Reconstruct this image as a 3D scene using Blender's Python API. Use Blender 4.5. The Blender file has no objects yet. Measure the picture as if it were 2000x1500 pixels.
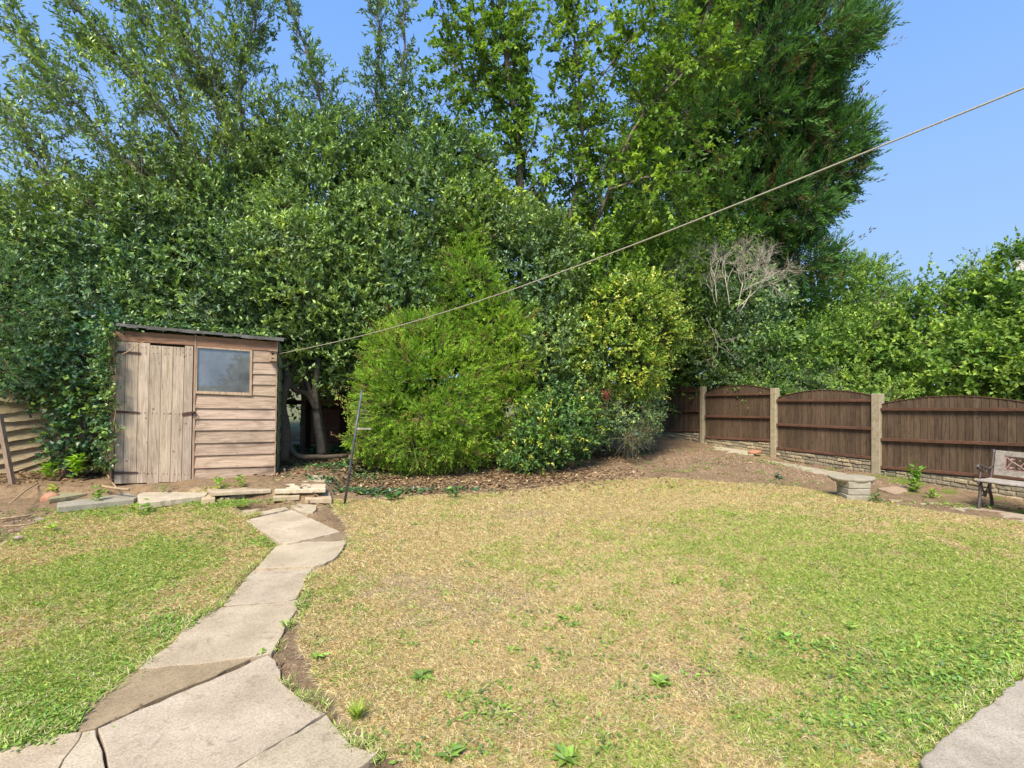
import bpy, math, numpy as np
from mathutils import Vector
R = math.radians
scene = bpy.context.scene
col = scene.collection
# ------------------------------------------------------------------ camera, sky, sun, exposure
CAMH = 1.45
cam_d = bpy.data.cameras.new('camera')
cam_d.lens = 18.0; cam_d.sensor_width = 36.0; cam_d.clip_start = 0.05; cam_d.clip_end = 2000
cam = bpy.data.objects.new('camera', cam_d); col.objects.link(cam)
cam.location = (0, 0, CAMH); cam.rotation_euler = (R(90), 0, 0)
scene.camera = cam
SUN_EL, SUN_ROT = R(52), R(197)
w = bpy.data.worlds.new('World'); scene.world = w; w.use_nodes = True
nt = w.node_tree
bg = nt.nodes['Background']
sky = nt.nodes.new('ShaderNodeTexSky'); sky.sky_type = 'NISHITA'; sky.sun_disc = False
sky.sun_elevation = SUN_EL; sky.sun_rotation = SUN_ROT
sky.air_density = 1.0; sky.dust_density = .7; sky.ozone_density = 2.6
tn = nt.nodes.new('ShaderNodeMixRGB'); tn.blend_type = 'MULTIPLY'; tn.inputs[0].default_value = 1; tn.inputs[2].default_value = (1.22, 1.2, 1.36, 1)
nt.links.new(sky.outputs[0], tn.inputs[1]); dk = nt.nodes.new('ShaderNodeMixRGB'); dk.blend_type = 'DARKEN'; dk.inputs[0].default_value = 1; 
tcw = nt.nodes.new('ShaderNodeTexCoord'); sx = nt.nodes.new('ShaderNodeSeparateXYZ'); nt.links.new(tcw.outputs['Generated'], sx.inputs[0])
cr = nt.nodes.new('ShaderNodeValToRGB'); cr.color_ramp.elements[0].position = 0.0; cr.color_ramp.elements[0].color = (.93, 1.40, 1.95, 1)
cr.color_ramp.elements[1].position = .62; cr.color_ramp.elements[1].color = (.42, .90, 2.05, 1)
nt.links.new(sx.outputs[2], cr.inputs[0]); nt.links.new(cr.outputs[0], dk.inputs[2])
nt.links.new(tn.outputs[0], dk.inputs[1]); nt.links.new(dk.outputs[0], bg.inputs[0]); bg.inputs[1].default_value = 0.15
sd = bpy.data.lights.new('sun', 'SUN'); sd.energy = 2.0; sd.angle = R(20); sd.color = (1, 0.93, 0.80)
so = bpy.data.objects.new('sun', sd); col.objects.link(so)
sdir = Vector((math.sin(SUN_ROT)*math.cos(SUN_EL), math.cos(SUN_ROT)*math.cos(SUN_EL), math.sin(SUN_EL)))
so.rotation_euler = sdir.to_track_quat('Z', 'Y').to_euler(); so.location = (-4, -8, 12)
scene.view_settings.view_transform = 'Standard'; scene.view_settings.look = 'None'
scene.view_settings.exposure = 1.75; scene.view_settings.gamma = 1
scene.cycles.max_bounces = 6; scene.cycles.transparent_max_bounces = 4

# ------------------------------------------------------------------ geometry helpers
rng = np.random.default_rng(7)
A = lambda *a: np.array(a, float)
def P(px, py, Y): return A((px-1000)/1000*Y, Y, CAMH+(750-py)/1000*Y)
def G(px, py, z=0.0):
    Y = (CAMH-z)*1000/(py-750); return A((px-1000)/1000*Y, Y, z)
def norm(v): return v/np.maximum(np.linalg.norm(v, axis=-1, keepdims=True), 1e-9)
def tag(o, label=None, cat=None, group=None, kind=None):
    if label: o['label'] = label
    if cat: o['category'] = cat
    if group: o['group'] = group
    if kind: o['kind'] = kind
    return o
def empty(name, loc, label, cat, group=None):
    o = bpy.data.objects.new(name, None); o.location = Vector(loc); o.empty_display_size = .1
    col.objects.link(o); return tag(o, label, cat, group)
def raw_mesh(name, V, F, mat, C=None, parent=None, smooth=False):
    """V (n,3); F (m,k) int array or list of face lists; C (n,3) per-vertex colour."""
    V = np.asarray(V, float)
    if parent is not None: V = V - np.array(parent.location)
    me = bpy.data.meshes.new(name)
    if isinstance(F, np.ndarray):
        m, k = F.shape; loops = F.ravel(); starts = np.arange(m)*k
    else:
        loops = np.concatenate([np.asarray(f) for f in F]); ln = np.array([len(f) for f in F])
        starts = np.concatenate([[0], np.cumsum(ln)[:-1]]); m = len(F)
    me.vertices.add(len(V)); me.vertices.foreach_set('co', V.astype(np.float32).ravel())
    me.loops.add(len(loops)); me.loops.foreach_set('vertex_index', loops.astype(np.int32))
    me.polygons.add(m); me.polygons.foreach_set('loop_start', starts.astype(np.int32))
    me.polygons.foreach_set('use_smooth', np.full(m, bool(smooth)))
    me.update(calc_edges=True)
    if C is None: C = np.ones((len(V), 3))
    at = me.color_attributes.new('Col', 'FLOAT_COLOR', 'POINT')
    C4 = np.ones((len(V), 4), np.float32); C4[:, :3] = C; at.data.foreach_set('color', C4.ravel())
    me.materials.append(mat)
    o = bpy.data.objects.new(name, me); col.objects.link(o)
    if parent is not None: o.parent = parent
    return o
class MB:
    def __init__(s): s.v = []; s.f = []; s.c = []; s.n = 0
    def add(s, V, F, c=(1, 1, 1)):
        V = np.asarray(V, float); s.v.append(V); s.c.append(np.broadcast_to(np.asarray(c, float), (len(V), 3)))
        s.f += [[i+s.n for i in f] for f in F]; s.n += len(V)
    def prism(s, poly, off, c=(1, 1, 1)):
        """poly: list of points; off: vector, or list of end points."""
        a = np.asarray(poly, float); n = len(a)
        b = a + np.asarray(off, float) if np.ndim(off) == 1 else np.asarray(off, float)
        F = [list(range(n))[::-1], list(range(n, 2*n))] + [[i, (i+1) % n, n+(i+1) % n, n+i] for i in range(n)]
        s.add(np.vstack([a, b]), F, c)
    def box(s, x0, x1, y0, y1, z0, z1, c=(1, 1, 1)):
        s.prism([(x0, y0, z0), (x1, y0, z0), (x1, y1, z0), (x0, y1, z0)], A(0, 0, z1-z0), c)
    def obox(s, o, ux, uy, uz, c=(1, 1, 1)):
        o, ux, uy, uz = map(lambda q: np.asarray(q, float), (o, ux, uy, uz))
        s.prism([o, o+ux, o+ux+uy, o+uy], uz, c)
    def tube(s, pts, rad, k=8, c=(1, 1, 1)):
        pts = np.asarray(pts, float); n = len(pts); rad = np.broadcast_to(rad, n)
        t = norm(np.gradient(pts, axis=0)); ref = A(0, 0, 1) if abs(t[0][2]) < .8 else A(1, 0, 0)
        V = []
        for i in range(n):
            a = norm(np.cross(t[i], ref)); b = np.cross(t[i], a)
            for j in range(k):
                q = 2*math.pi*j/k; V.append(pts[i]+rad[i]*(a*math.cos(q)+b*math.sin(q)))
        F = [[i*k+j, i*k+(j+1) % k, (i+1)*k+(j+1) % k, (i+1)*k+j] for i in range(n-1) for j in range(k)]
        F += [list(range(k))[::-1], [(n-1)*k+j for j in range(k)]]
        s.add(V, F, c)
    def build(s, name, mat, parent=None, bevel=0, smooth=False):
        o = raw_mesh(name, np.vstack(s.v), s.f, mat, np.vstack(s.c), parent, smooth)
        # make normals consistent
        import bmesh
        bm = bmesh.new(); bm.from_mesh(o.data); bmesh.ops.recalc_face_normals(bm, faces=bm.faces); bm.to_mesh(o.data); bm.free()
        if bevel:
            m = o.modifiers.new('bevel', 'BEVEL'); m.width = bevel; m.segments = 2; m.limit_method = 'ANGLE'
        return o
def spline(pts, n=12):
    pts = np.asarray(pts, float); k = len(pts)
    if k == 2: return pts[0]+(pts[1]-pts[0])*np.linspace(0, 1, n)[:, None]
    p = np.vstack([2*pts[0]-pts[1], pts, 2*pts[-1]-pts[-2]]); out = []
    for s_ in np.linspace(0, k-1-1e-6, n):
        i = int(s_); t = s_-i; a, b, c, d = p[i:i+4]
        out.append(.5*((2*b)+(-a+c)*t+(2*a-5*b+4*c-d)*t*t+(-a+3*b-3*c+d)*t**3))
    return np.array(out)
# value noise
def hsh(ix, iy, iz, seed):
    h = (ix*374761393+iy*668265263+iz*2147483647+seed*974634777) & 0xffffffff
    h = ((h ^ (h >> 13))*1274126177) & 0xffffffff
    return ((h ^ (h >> 16)) & 0xffff)/65535.0
def vnoise(p, sc, seed=0, octv=3):
    p = np.asarray(p, float)
    if p.shape[-1] == 2: p = np.concatenate([p, np.zeros(p.shape[:-1]+(1,))], -1)
    out = 0; amp = 1; tot = 0; q = p*sc+1000.0
    for o in range(octv):
        f = np.floor(q); i = f.astype(np.int64); t = q-f; t = t*t*(3-2*t); v = 0
        for dx in (0, 1):
            for dy in (0, 1):
                for dz in (0, 1):
                    wgt = (t[..., 0] if dx else 1-t[..., 0])*(t[..., 1] if dy else 1-t[..., 1])*(t[..., 2] if dz else 1-t[..., 2])
                    v = v+wgt*hsh(i[..., 0]+dx, i[..., 1]+dy, i[..., 2]+dz, seed+o*17)
        out = out+amp*v; tot += amp; amp *= .5; q = q*2.03
    return out/tot
def sstep(a, b, x):
    t = np.clip((x-a)/(b-a), 0, 1); return t*t*(3-2*t)

# ------------------------------------------------------------------ materials
def mat_new(name):
    m = bpy.data.materials.new(name); m.use_nodes = True
    return m, m.node_tree, m.node_tree.nodes['Principled BSDF']
def N(nt, t, **kw):
    n = nt.nodes.new(t)
    for k, v in kw.items():
        if k in n.inputs: n.inputs[k].default_value = v
        else: setattr(n, k, v)
    return n
def ramp(nt, fac, stops):
    r = nt.nodes.new('ShaderNodeValToRGB'); e = r.color_ramp.elements
    while len(e) < len(stops): e.new(.5)
    for x, (p, c) in zip(e, stops): x.position = p; x.color = tuple(c)+(1,) if len(c) == 3 else c
    nt.links.new(fac, r.inputs[0]); return r.outputs[0]
def mixc(nt, mode, a, b, f=1.0):
    m = nt.nodes.new('ShaderNodeMixRGB'); m.blend_type = mode
    for i, x in ((0, f), (1, a), (2, b)):
        if isinstance(x, (int, float)): m.inputs[i].default_value = x
        elif isinstance(x, tuple): m.inputs[i].default_value = x+(1,)
        else: nt.links.new(x, m.inputs[i])
    return m.outputs[0]
def coords(nt, scale=(1, 1, 1), rot=(0, 0, 0)):
    tc = nt.nodes.new('ShaderNodeTexCoord'); r = nt.nodes.new('ShaderNodeMapping'); s = nt.nodes.new('ShaderNodeMapping')
    r.inputs['Rotation'].default_value = rot; s.inputs['Scale'].default_value = scale
    nt.links.new(tc.outputs['Object'], r.inputs[0]); nt.links.new(r.outputs[0], s.inputs[0]); return s.outputs[0]
def noise(nt, vec, sc, det=4, rough=.55, dist=0):
    n = N(nt, 'ShaderNodeTexNoise', Scale=sc, Detail=det, Roughness=rough, Distortion=dist)
    nt.links.new(vec, n.inputs['Vector']); return n.outputs['Fac']
def bump(nt, h, strength, dist, bs):
    b = N(nt, 'ShaderNodeBump', Strength=strength, Distance=dist); nt.links.new(h, b.inputs['Height'])
    nt.links.new(b.outputs[0], bs.inputs['Normal'])
def attr(nt):
    a = nt.nodes.new('ShaderNodeAttribute'); a.attribute_name = 'Col'; return a.outputs['Color']
def leaf_mat(name, rough=.45, trans=.3, spec=.4):
    m, nt, bs = mat_new(name); c = attr(nt)
    nt.links.new(c, bs.inputs['Base Color']); bs.inputs['Roughness'].default_value = rough
    bs.inputs['Specular IOR Level'].default_value = spec
    tr = nt.nodes.new('ShaderNodeBsdfTranslucent'); nt.links.new(mixc(nt, 'MULTIPLY', c, (1.25, 1.2, .5)), tr.inputs[0])
    mx = nt.nodes.new('ShaderNodeMixShader'); mx.inputs[0].default_value = trans
    nt.links.new(bs.outputs[0], mx.inputs[1]); nt.links.new(tr.outputs[0], mx.inputs[2])
    nt.links.new(mx.outputs[0], nt.nodes['Material Output'].inputs[0]); return m
def wood_mat(name, c1, c2, dark, scale, rot=(0, 0, 0), rough=.8, stain=.5, knots=True):
    m, nt, bs = mat_new(name); v = coords(nt, scale, rot); v1 = coords(nt, (1, 1, 1), rot)
    g = noise(nt, v, 1.0, 6, .65, .6); base = ramp(nt, g, [(.3, c1), (.7, c2)])
    g2 = noise(nt, v, 4.0, 4, .7); base = mixc(nt, 'MULTIPLY', base, ramp(nt, g2, [(.32, (.58, .52, .46)), (.56, (1.05, 1.05, 1.05))]), .9)
    s = noise(nt, coords(nt, tuple(max(1.2, q*.12) for q in scale), rot), 1.6, 4, .6, .4)
    base = mixc(nt, 'MIX', base, dark, ramp(nt, s, [(.50, (0, 0, 0)), (.72, (stain,)*3)]))
    if knots:
        vo = N(nt, 'ShaderNodeTexVoronoi', Scale=7.0); nt.links.new(v1, vo.inputs['Vector'])
        base = mixc(nt, 'MIX', base, dark, ramp(nt, vo.outputs['Distance'], [(.05, (.9,)*3), (.13, (0, 0, 0))]))
    base = mixc(nt, 'MULTIPLY', base, attr(nt)); nt.links.new(base, bs.inputs['Base Color'])
    bs.inputs['Roughness'].default_value = rough; bs.inputs['Specular IOR Level'].default_value = .2
    bump(nt, g2, .5, .004, bs); return m
def stone_mat(name, c1, c2, spot, sc=6, spots=.5, bumpd=.004, fine=120):
    m, nt, bs = mat_new(name); v = coords(nt)
    a = noise(nt, v, sc, 5, .6); base = ramp(nt, a, [(.32, c1), (.68, c2)])
    f = noise(nt, v, fine, 3, .7); base = mixc(nt, 'MULTIPLY', base, ramp(nt, f, [(.3, (.62, .6, .58)), (.62, (1.12, 1.12, 1.12))]), .85)
    b = noise(nt, v, sc*3.2, 5, .7, 1.0); base = mixc(nt, 'MIX', base, spot, ramp(nt, b, [(.56, (0, 0, 0)), (.7, (spots,)*3)]))
    base = mixc(nt, 'MULTIPLY', base, attr(nt)); nt.links.new(base, bs.inputs['Base Color'])
    bs.inputs['Roughness'].default_value = .92; bs.inputs['Specular IOR Level'].default_value = .2
    bump(nt, f, .6, bumpd, bs); return m
def plain(name, c, rough=.6, metal=0, nsc=30, var=.35, bumpd=.002):
    m, nt, bs = mat_new(name); v = coords(nt); f = noise(nt, v, nsc, 5, .65)
    base = mixc(nt, 'MULTIPLY', c, ramp(nt, f, [(.3, (1-var,)*3), (.7, (1+var*.5,)*3)])); base = mixc(nt, 'MULTIPLY', base, attr(nt))
    nt.links.new(base, bs.inputs['Base Color']); bs.inputs['Roughness'].default_value = rough; bs.inputs['Metallic'].default_value = metal
    bump(nt, f, .5, bumpd, bs); return m
SH_ROT = math.atan2(.77, 1.69)
M = {}
M['glossy_leaf'] = leaf_mat('glossy_leaf', .38, .18, .5)
M['soft_leaf'] = leaf_mat('soft_leaf', .5, .34, .3)
M['conifer_leaf'] = leaf_mat('conifer_leaf', .6, .22, .2)
M['grass'] = leaf_mat('grass_blade', .6, .25, .2)
M['dry'] = leaf_mat('dry_leaf', .7, .15, .2)
M['door'] = wood_mat('weathered_door_wood', (.64, .52, .39), (.38, .295, .215), (.15, .10, .065), (22, 22, 1.0), (0, 0, -SH_ROT), stain=.35)
M['board'] = wood_mat('weathered_board_wood', (.64, .49, .36), (.41, .295, .21), (.12, .075, .055), (1.3, 8, 34), (0, 0, -SH_ROT), stain=.7, knots=False)
M['trim'] = wood_mat('trim_wood', (.55, .42, .31), (.40, .29, .21), (.15, .10, .07), (14, 14, 1.2), (0, 0, -SH_ROT), stain=.4, knots=False)
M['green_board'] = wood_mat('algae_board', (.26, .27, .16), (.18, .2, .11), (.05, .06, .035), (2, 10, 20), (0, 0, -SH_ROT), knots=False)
M['brown_plank'] = wood_mat('brown_stained_plank', (.165, .112, .070), (.11, .073, .047), (.06, .04, .028), (12, 12, 1.2), stain=.5, knots=True)
M['brown_rail'] = wood_mat('brown_stained_rail', (.20, .10, .062), (.13, .068, .044), (.07, .04, .028), (3, 3, 12), stain=.5, knots=False)
M['lap'] = wood_mat('larch_lap_wood', (.50, .40, .24), (.35, .275, .16), (.22, .19, .11), (5, 2.5, 26), stain=.5, knots=False)
M['grey_wood'] = wood_mat('silvered_wood', (.5, .45, .39), (.33, .29, .25), (.14, .11, .09), (6, 6, 6), stain=.5, knots=False)
M['dark_wood'] = wood_mat('dark_damp_wood', (.09, .055, .035), (.05, .032, .022), (.02, .015, .01), (8, 8, 2), knots=False)
M['slab'] = stone_mat('pale_concrete_slab', (.56, .455, .32), (.41, .325, .22), (.27, .20, .13), 3.5, .75, .003)
M['slab_brown'] = stone_mat('worn_brown_mortar', (.36, .265, .165), (.27, .195, .12), (.19, .13, .08), 5, .5, .003)
M['slab_grey'] = stone_mat('grey_concrete_slab', (.40, .36, .28), (.29, .255, .195), (.17, .16, .09), 6, .6, .004)
M['post'] = stone_mat('exposed_aggregate_concrete', (.52, .44, .30), (.38, .31, .2), (.22, .17, .1), 14, .6, .006, 90)
M['rock'] = stone_mat('rock_faced_concrete', (.47, .39, .26), (.33, .27, .17), (.62, .56, .46), 16, .55, .008, 60)
M['terracotta'] = stone_mat('broken_brick', (.52, .27, .16), (.4, .2, .12), (.3, .2, .14), 10, .5, .004)
M['pebble'] = stone_mat('pebble', (.42, .34, .28), (.33, .25, .2), (.2, .16, .13), 20, .5, .003)
M['felt'] = stone_mat('mossy_roof_felt', (.20, .195, .185), (.12, .115, .11), (.06, .075, .03), 9, .8, .006, 70)
M['iron_rust'] = plain('rusty_iron', (.10, .062, .05), .75, .3, 60)
M['bench_iron'] = plain('weathered_bench_iron', (.13, .10, .085), .6, .4, 40)
M['lattice'] = plain('faded_pink_cast_lattice', (.36, .22, .19), .65, 0, 40)
M['pole_grey'] = plain('grey_prop_paint', (.12, .125, .14), .55, .2, 12, .6)
M['rope'] = plain('cream_rope', (.42, .37, .27), .9, 0, 200, .5)
M['bark'] = plain('bark', (.17, .135, .095), .9, 0, 24, .55, .01)
M['bark_dark'] = plain('dark_bark', (.11, .08, .052), .9, 0, 24, .55, .01)
M['twig'] = plain('twig', (.24, .18, .10), .85, 0, 40, .4)
M['dead'] = plain('bleached_dead_wood', (.58, .50, .40), .85, 0, 40, .3)
M['stick'] = plain('dry_stick', (.42, .29, .16), .85, 0, 30, .4)
M['black'] = plain('hole_black', (.01, .008, .006), .9)
def brick_mat(name, c1, c2, mortar, sc):
    m, nt, bs = mat_new(name); v = coords(nt, (1, 1, 1), (R(90), 0, 0))
    b = N(nt, 'ShaderNodeTexBrick', Scale=sc, **{'Mortar Size': .012, 'Brick Width': .225, 'Row Height': .075})
    b.inputs['Color1'].default_value = c1+(1,); b.inputs['Color2'].default_value = c2+(1,); b.inputs['Mortar'].default_value = mortar+(1,)
    nt.links.new(v, b.inputs['Vector']); nt.links.new(b.outputs['Color'], bs.inputs['Base Color']); bs.inputs['Roughness'].default_value = .9
    return m
M['brick'] = brick_mat('old_red_brick', (.42, .13, .07), (.30, .10, .06), (.22, .16, .12), 1.0)
M['tile'] = brick_mat('brown_roof_tiles', (.20, .15, .12), (.27, .2, .16), (.06, .05, .04), .5)
M['render'] = plain('pale_house_render', (.62, .58, .5), .9, 0, 8, .1)
m, nt, bs = mat_new('dusty_window_glass'); M['glass'] = m
v = coords(nt); d = noise(nt, v, 3.5, 5, .6); bs.inputs['Base Color'].default_value = (.10, .115, .13, 1)
nt.links.new(ramp(nt, d, [(.35, (.10, .106, .11)), (.75, (.22, .23, .235))]), bs.inputs['Base Color'])
bs.inputs['Roughness'].default_value = .02; bs.inputs['Specular IOR Level'].default_value = .6; bs.inputs['Coat Weight'].default_value = 1.0
bs.inputs['Coat Roughness'].default_value = .02; bs.inputs['Coat IOR'].default_value = 2.0
# ground
m, nt, bs = mat_new('garden_ground'); M['ground'] = m
v = coords(nt); f = noise(nt, v, 60, 6, .75); f2 = noise(nt, v, 14, 5, .65)
base = mixc(nt, 'MULTIPLY', attr(nt), ramp(nt, f, [(.3, (.5, .48, .46)), (.65, (1.25, 1.25, 1.25))]))
base = mixc(nt, 'MULTIPLY', base, ramp(nt, f2, [(.3, (.72, .7, .68)), (.6, (1.08, 1.08, 1.08))]))
nt.links.new(base, bs.inputs['Base Color']); bs.inputs['Roughness'].default_value = .95; bs.inputs['Specular IOR Level'].default_value = .1
bump(nt, mixc(nt, 'ADD', f, f2), 1.0, .02, bs)
#@@GROUND
# ------------------------------------------------------------------ ground zones (plan view, metres)
def inpoly(x, y, poly):
    poly = np.asarray(poly)[:, :2]; ins = np.zeros(x.shape, bool); n = len(poly); j = n-1
    for i in range(n):
        xi, yi = poly[i]; xj, yj = poly[j]
        c = ((yi > y) != (yj > y)) & (x < (xj-xi)*(y-yi)/((yj-yi) if yj != yi else 1e-9)+xi); ins ^= c; j = i
    return ins
gp = lambda L: [G(*q) for q in L]
LAWN_R = gp([(640, 983), (760, 972), (900, 966), (1000, 961), (1130, 946), (1300, 938), (1450, 946), (1560, 951), (1640, 968), (1750, 988), (1900, 1008), (2000, 1017)]) + [A(6.3, 4.9, 0), A(6.6, 3.9, 0)] + \
    [A(2.52, 2.52, 0)] + gp([(2000, 1322), (1796, 1500)]) + [A(1.2, 1.3, 0), A(-.30, 1.3, 0)] + gp([(800, 1500), (745, 1455), (692, 1408), (630, 1340), (585, 1270), (585, 1200), (600, 1130), (650, 1090), (688, 1060), (670, 1020)])
LAWN_L = gp([(-250, 1130), (0, 1068), (60, 1035), (130, 1008), (230, 997), (330, 990), (440, 985), (500, 1008), (548, 1052), (520, 1088), (490, 1112), (440, 1160), (380, 1220), (325, 1280), (255, 1318), (180, 1370), (120, 1430), (0, 1465)]) + [A(-2.3, 1.9, 0), A(-4, 1.8, 0), A(-6.5, 2.5, 0)]
blobs = [  # px, py, radius m, weight : where the photo shows greener (+) or barer (-) grass
    (1900, 1180, 1.3, .62), (1650, 1150, 1.0, .2), (1850, 1330, .55, .55), (1500, 1090, .9, .12), (1700, 1400, .35, .3), (1250, 1500, .18, .35), (1180, 1480, .15, .3), (1820, 1060, 1.0, .25), (1500, 1010, .7, .12),
    (1000, 1100, .6, .1), (1300, 1080, .7, .05), (820, 1320, .2, .15), (1250, 1150, .45, .15), (1100, 1210, .35, .12), (1450, 1450, .3, .15), (1600, 1420, .3, -.05),
    (300, 1080, .5, .6), (250, 1160, .5, .35), (60, 1130, .6, .35), (120, 1250, .4, .4), (60, 1350, .35, .75), (150, 1320, .25, .55), (40, 1440, .3, .7), (450, 1010, .5, .5), (240, 1010, .5, .35),
    (400, 1130, .3, -.1), (340, 1040, .3, -.15), (480, 1080, .25, -.2), (60, 1200, .2, -.3), (300, 1230, .2, -.15)]
def greenness(x, y):
    p = np.stack([x, y], -1); g = .10+0*x
    left = x < -1.2-.0*y
    g = g+np.where(left & (x/np.maximum(y, .1) < -.42), -.02, 0)
    for px, py, r, wt in blobs:
        q = G(px, py); g = g+wt*np.exp(-((x-q[0])**2+(y-q[1])**2)/(r*r))
    g = g+(vnoise(p, 1.4, 3, 4)-.5)*.8+(vnoise(p, 5, 5, 3)-.5)*.7+(vnoise(p, 16, 6, 2)-.5)*.6-.05-.10*np.exp(-((x+.2)/1.6)**2)
    return np.clip(g, 0, 1)
def bareness(x, y):
    p = np.stack([x, y], -1)
    return sstep(.60, .74, vnoise(p, 1.6, 21, 4)*.8+vnoise(p, 9, 22, 2)*.22)
def zfun(x, y):
    p = np.stack([x, y], -1)
    z = .10*sstep(4.4, 6.0, y)*sstep(-1.6, -3.0, x)                      # lawn rises to the shed step
    z = z+.12*sstep(6.02, 6.14, y)*sstep(-2.25, -2.4, x)
    mound = sstep(7.1, 8.6, y)*sstep(-1.2, 0.5, x)*(1-sstep(4.0, 5.2, x-(y-8)*.0))
    z = z+.10*mound
    z = z+.08*sstep(6.9, 8.2, y)*sstep(-2.9, -2.4, x)*sstep(.4, -1, x)
    z = z-.05*sstep(4.8, 6.2, x)*sstep(8, 6, y)
    z = z+(vnoise(p, 1.2, 9, 3)-.5)*.03
    lawn = 1-sstep(0, 1, soilmask(x, y))
    return z+(vnoise(p, 9, 11, 3)-.5)*(.012+.045*(1-lawn))
def soilmask(x, y): return 1.0-(inpoly(x, y, LAWN_R) | inpoly(x, y, LAWN_L))
q25 = lambda L: [(a/2.5, 950+b/2.5) for a, b in L]
slabs = [
 ('small triangular concrete slab at the far end of the path beside the step', 'slab', [(1390, 84), (1450, 82), (1548, 92), (1545, 112), (1528, 126), (1480, 126)]),
 ('narrow wedge shaped path slab just below the shed step', 'slab', [(1125, 124), (1250, 110), (1385, 97), (1412, 110), (1188, 158)]),
 ('wide path slab before the first bend below the shed', 'slab', [(1196, 164), (1425, 114), (1540, 165), (1660, 220), (1535, 250), (1400, 278), (1362, 270), (1300, 228), (1240, 192)]),
 ('thin brown mortar wedge between two path slabs at the bend', 'slab_brown', [(1412, 281), (1540, 254), (1668, 226), (1692, 258), (1600, 264), (1478, 266), (1440, 276)]),
 ('pale path slab below the brown mortar wedge at the bend', 'slab', [(1478, 270), (1600, 268), (1692, 262), (1672, 305), (1640, 345), (1585, 375), (1532, 388), (1390, 394), (1250, 398), (1300, 345), (1350, 290), (1390, 282)]),
 ('pale path slab in the middle of the path with a crumbled right edge', 'slab', [(1246, 403), (1390, 399), (1528, 393), (1500, 440), (1480, 490), (1448, 545), (1410, 558), (1320, 566), (1090, 582), (1150, 510), (1200, 450)]),
 ('long tapering path slab with curved right side in mid path', 'slab', [(1086, 588), (1320, 571), (1450, 552), (1462, 590), (1420, 640), (1385, 710), (1355, 760), (1326, 812), (1180, 836), (920, 868), (672, 892), (760, 820), (840, 765), (900, 688), (990, 630)]),
 ('sunken brown triangular slab across the path', 'slab_brown', [(664, 900), (920, 874), (1180, 842), (1240, 832), (1010, 940), (700, 1066), (468, 1178), (408, 1192), (330, 1186), (400, 1105), (470, 1030), (560, 955), (610, 925)]),
 ('largest path slab in the foreground with a white splash', 'slab', [(478, 1181), (710, 1078), (1020, 950), (1308, 822), (1345, 850), (1370, 900), (1378, 960), (1430, 1010), (1490, 1052), (1590, 1105), (1490, 1166), (1330, 1262), (1180, 1350), (1040, 1440), (560, 1440), (520, 1300)]),
 ('foreground path slab meeting the lawn at bottom centre', 'slab', [(1594, 1111), (1650, 1185), (1710, 1258), (1780, 1285), (1845, 1295), (1800, 1340), (1745, 1376), (1700, 1440), (1050, 1440), (1180, 1358), (1340, 1266), (1500, 1170)]),
 ('path slab at the bottom left corner beside the weedy lawn', 'slab', [(-300, 1330), (0, 1272), (150, 1240), (280, 1210), (400, 1196), (350, 1280), (285, 1375), (240, 1440), (-300, 1440)]),
 ('slim wedge slab between the corner slab and the largest slab', 'slab', [(405, 1198), (466, 1186), (500, 1290), (545, 1440), (250, 1440), (292, 1378)]),
]
xs = np.concatenate([[-400, -120, -40, -20, -14], np.arange(-9.5, 9.5, .045), [12, 16, 22, 40, 120, 400]])
ys = np.concatenate([[-400, -100, -40, -16, -6, -2, 0, .6], np.arange(1.0, 13.2, .045), [14, 16, 20, 30, 60, 150, 600]])
X, Y = np.meshgrid(xs, ys); x = X.ravel(); y = Y.ravel()
z = zfun(x, y)
for _, _, L_ in slabs: z = z-.05*inpoly(x, y, [G(a, b) for a, b in q25(L_)])
g = greenness(x, y); soil = soilmask(x, y); bare = bareness(x, y); p2 = np.stack([x, y], -1)
straw = A(.58, .455, .27); green = A(.38, .41, .15); dirt = A(.315, .215, .125); litter = A(.38, .255, .125); dark = A(.09, .06, .04)
C = straw*(1-g[:, None])+green*g[:, None]; C = C*(1-.55*bare[:, None])+dirt*1.05*.55*bare[:, None]
nz = vnoise(p2, 2.2, 33, 4)[:, None]
S = dirt*(.8+.45*nz); litter_zone = sstep(7.0, 8.0, y)*sstep(1.6, .6, x)
S = S*(1-litter_zone[:, None]*.5)+litter*litter_zone[:, None]*.5  # leaf litter colour blended into the soil under the bushes
moss = sstep(.58, .7, vnoise(p2, 3, 44, 3))*sstep(5.0, 5.6, x)
S = S*(1-moss[:, None])+A(.2, .26, .05)*moss[:, None]
sm = soil[:, None]; C = C*(1-sm)+S*sm
far = sstep(12.5, 15, y) + sstep(9.4, 12, np.abs(x)) + sstep(0.9, 0, y); far = np.clip(far, 0, 1)[:, None]
C = C*(1-far)+A(.2, .2, .1)*far
ny, nx = X.shape; idx = np.arange(nx*ny).reshape(ny, nx)
F = np.stack([idx[:-1, :-1], idx[:-1, 1:], idx[1:, 1:], idx[1:, :-1]], -1).reshape(-1, 4)
ground = raw_mesh('ground', np.stack([x, y, z], -1), F, M['ground'], C, smooth=True); tag(ground, kind='structure')

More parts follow.
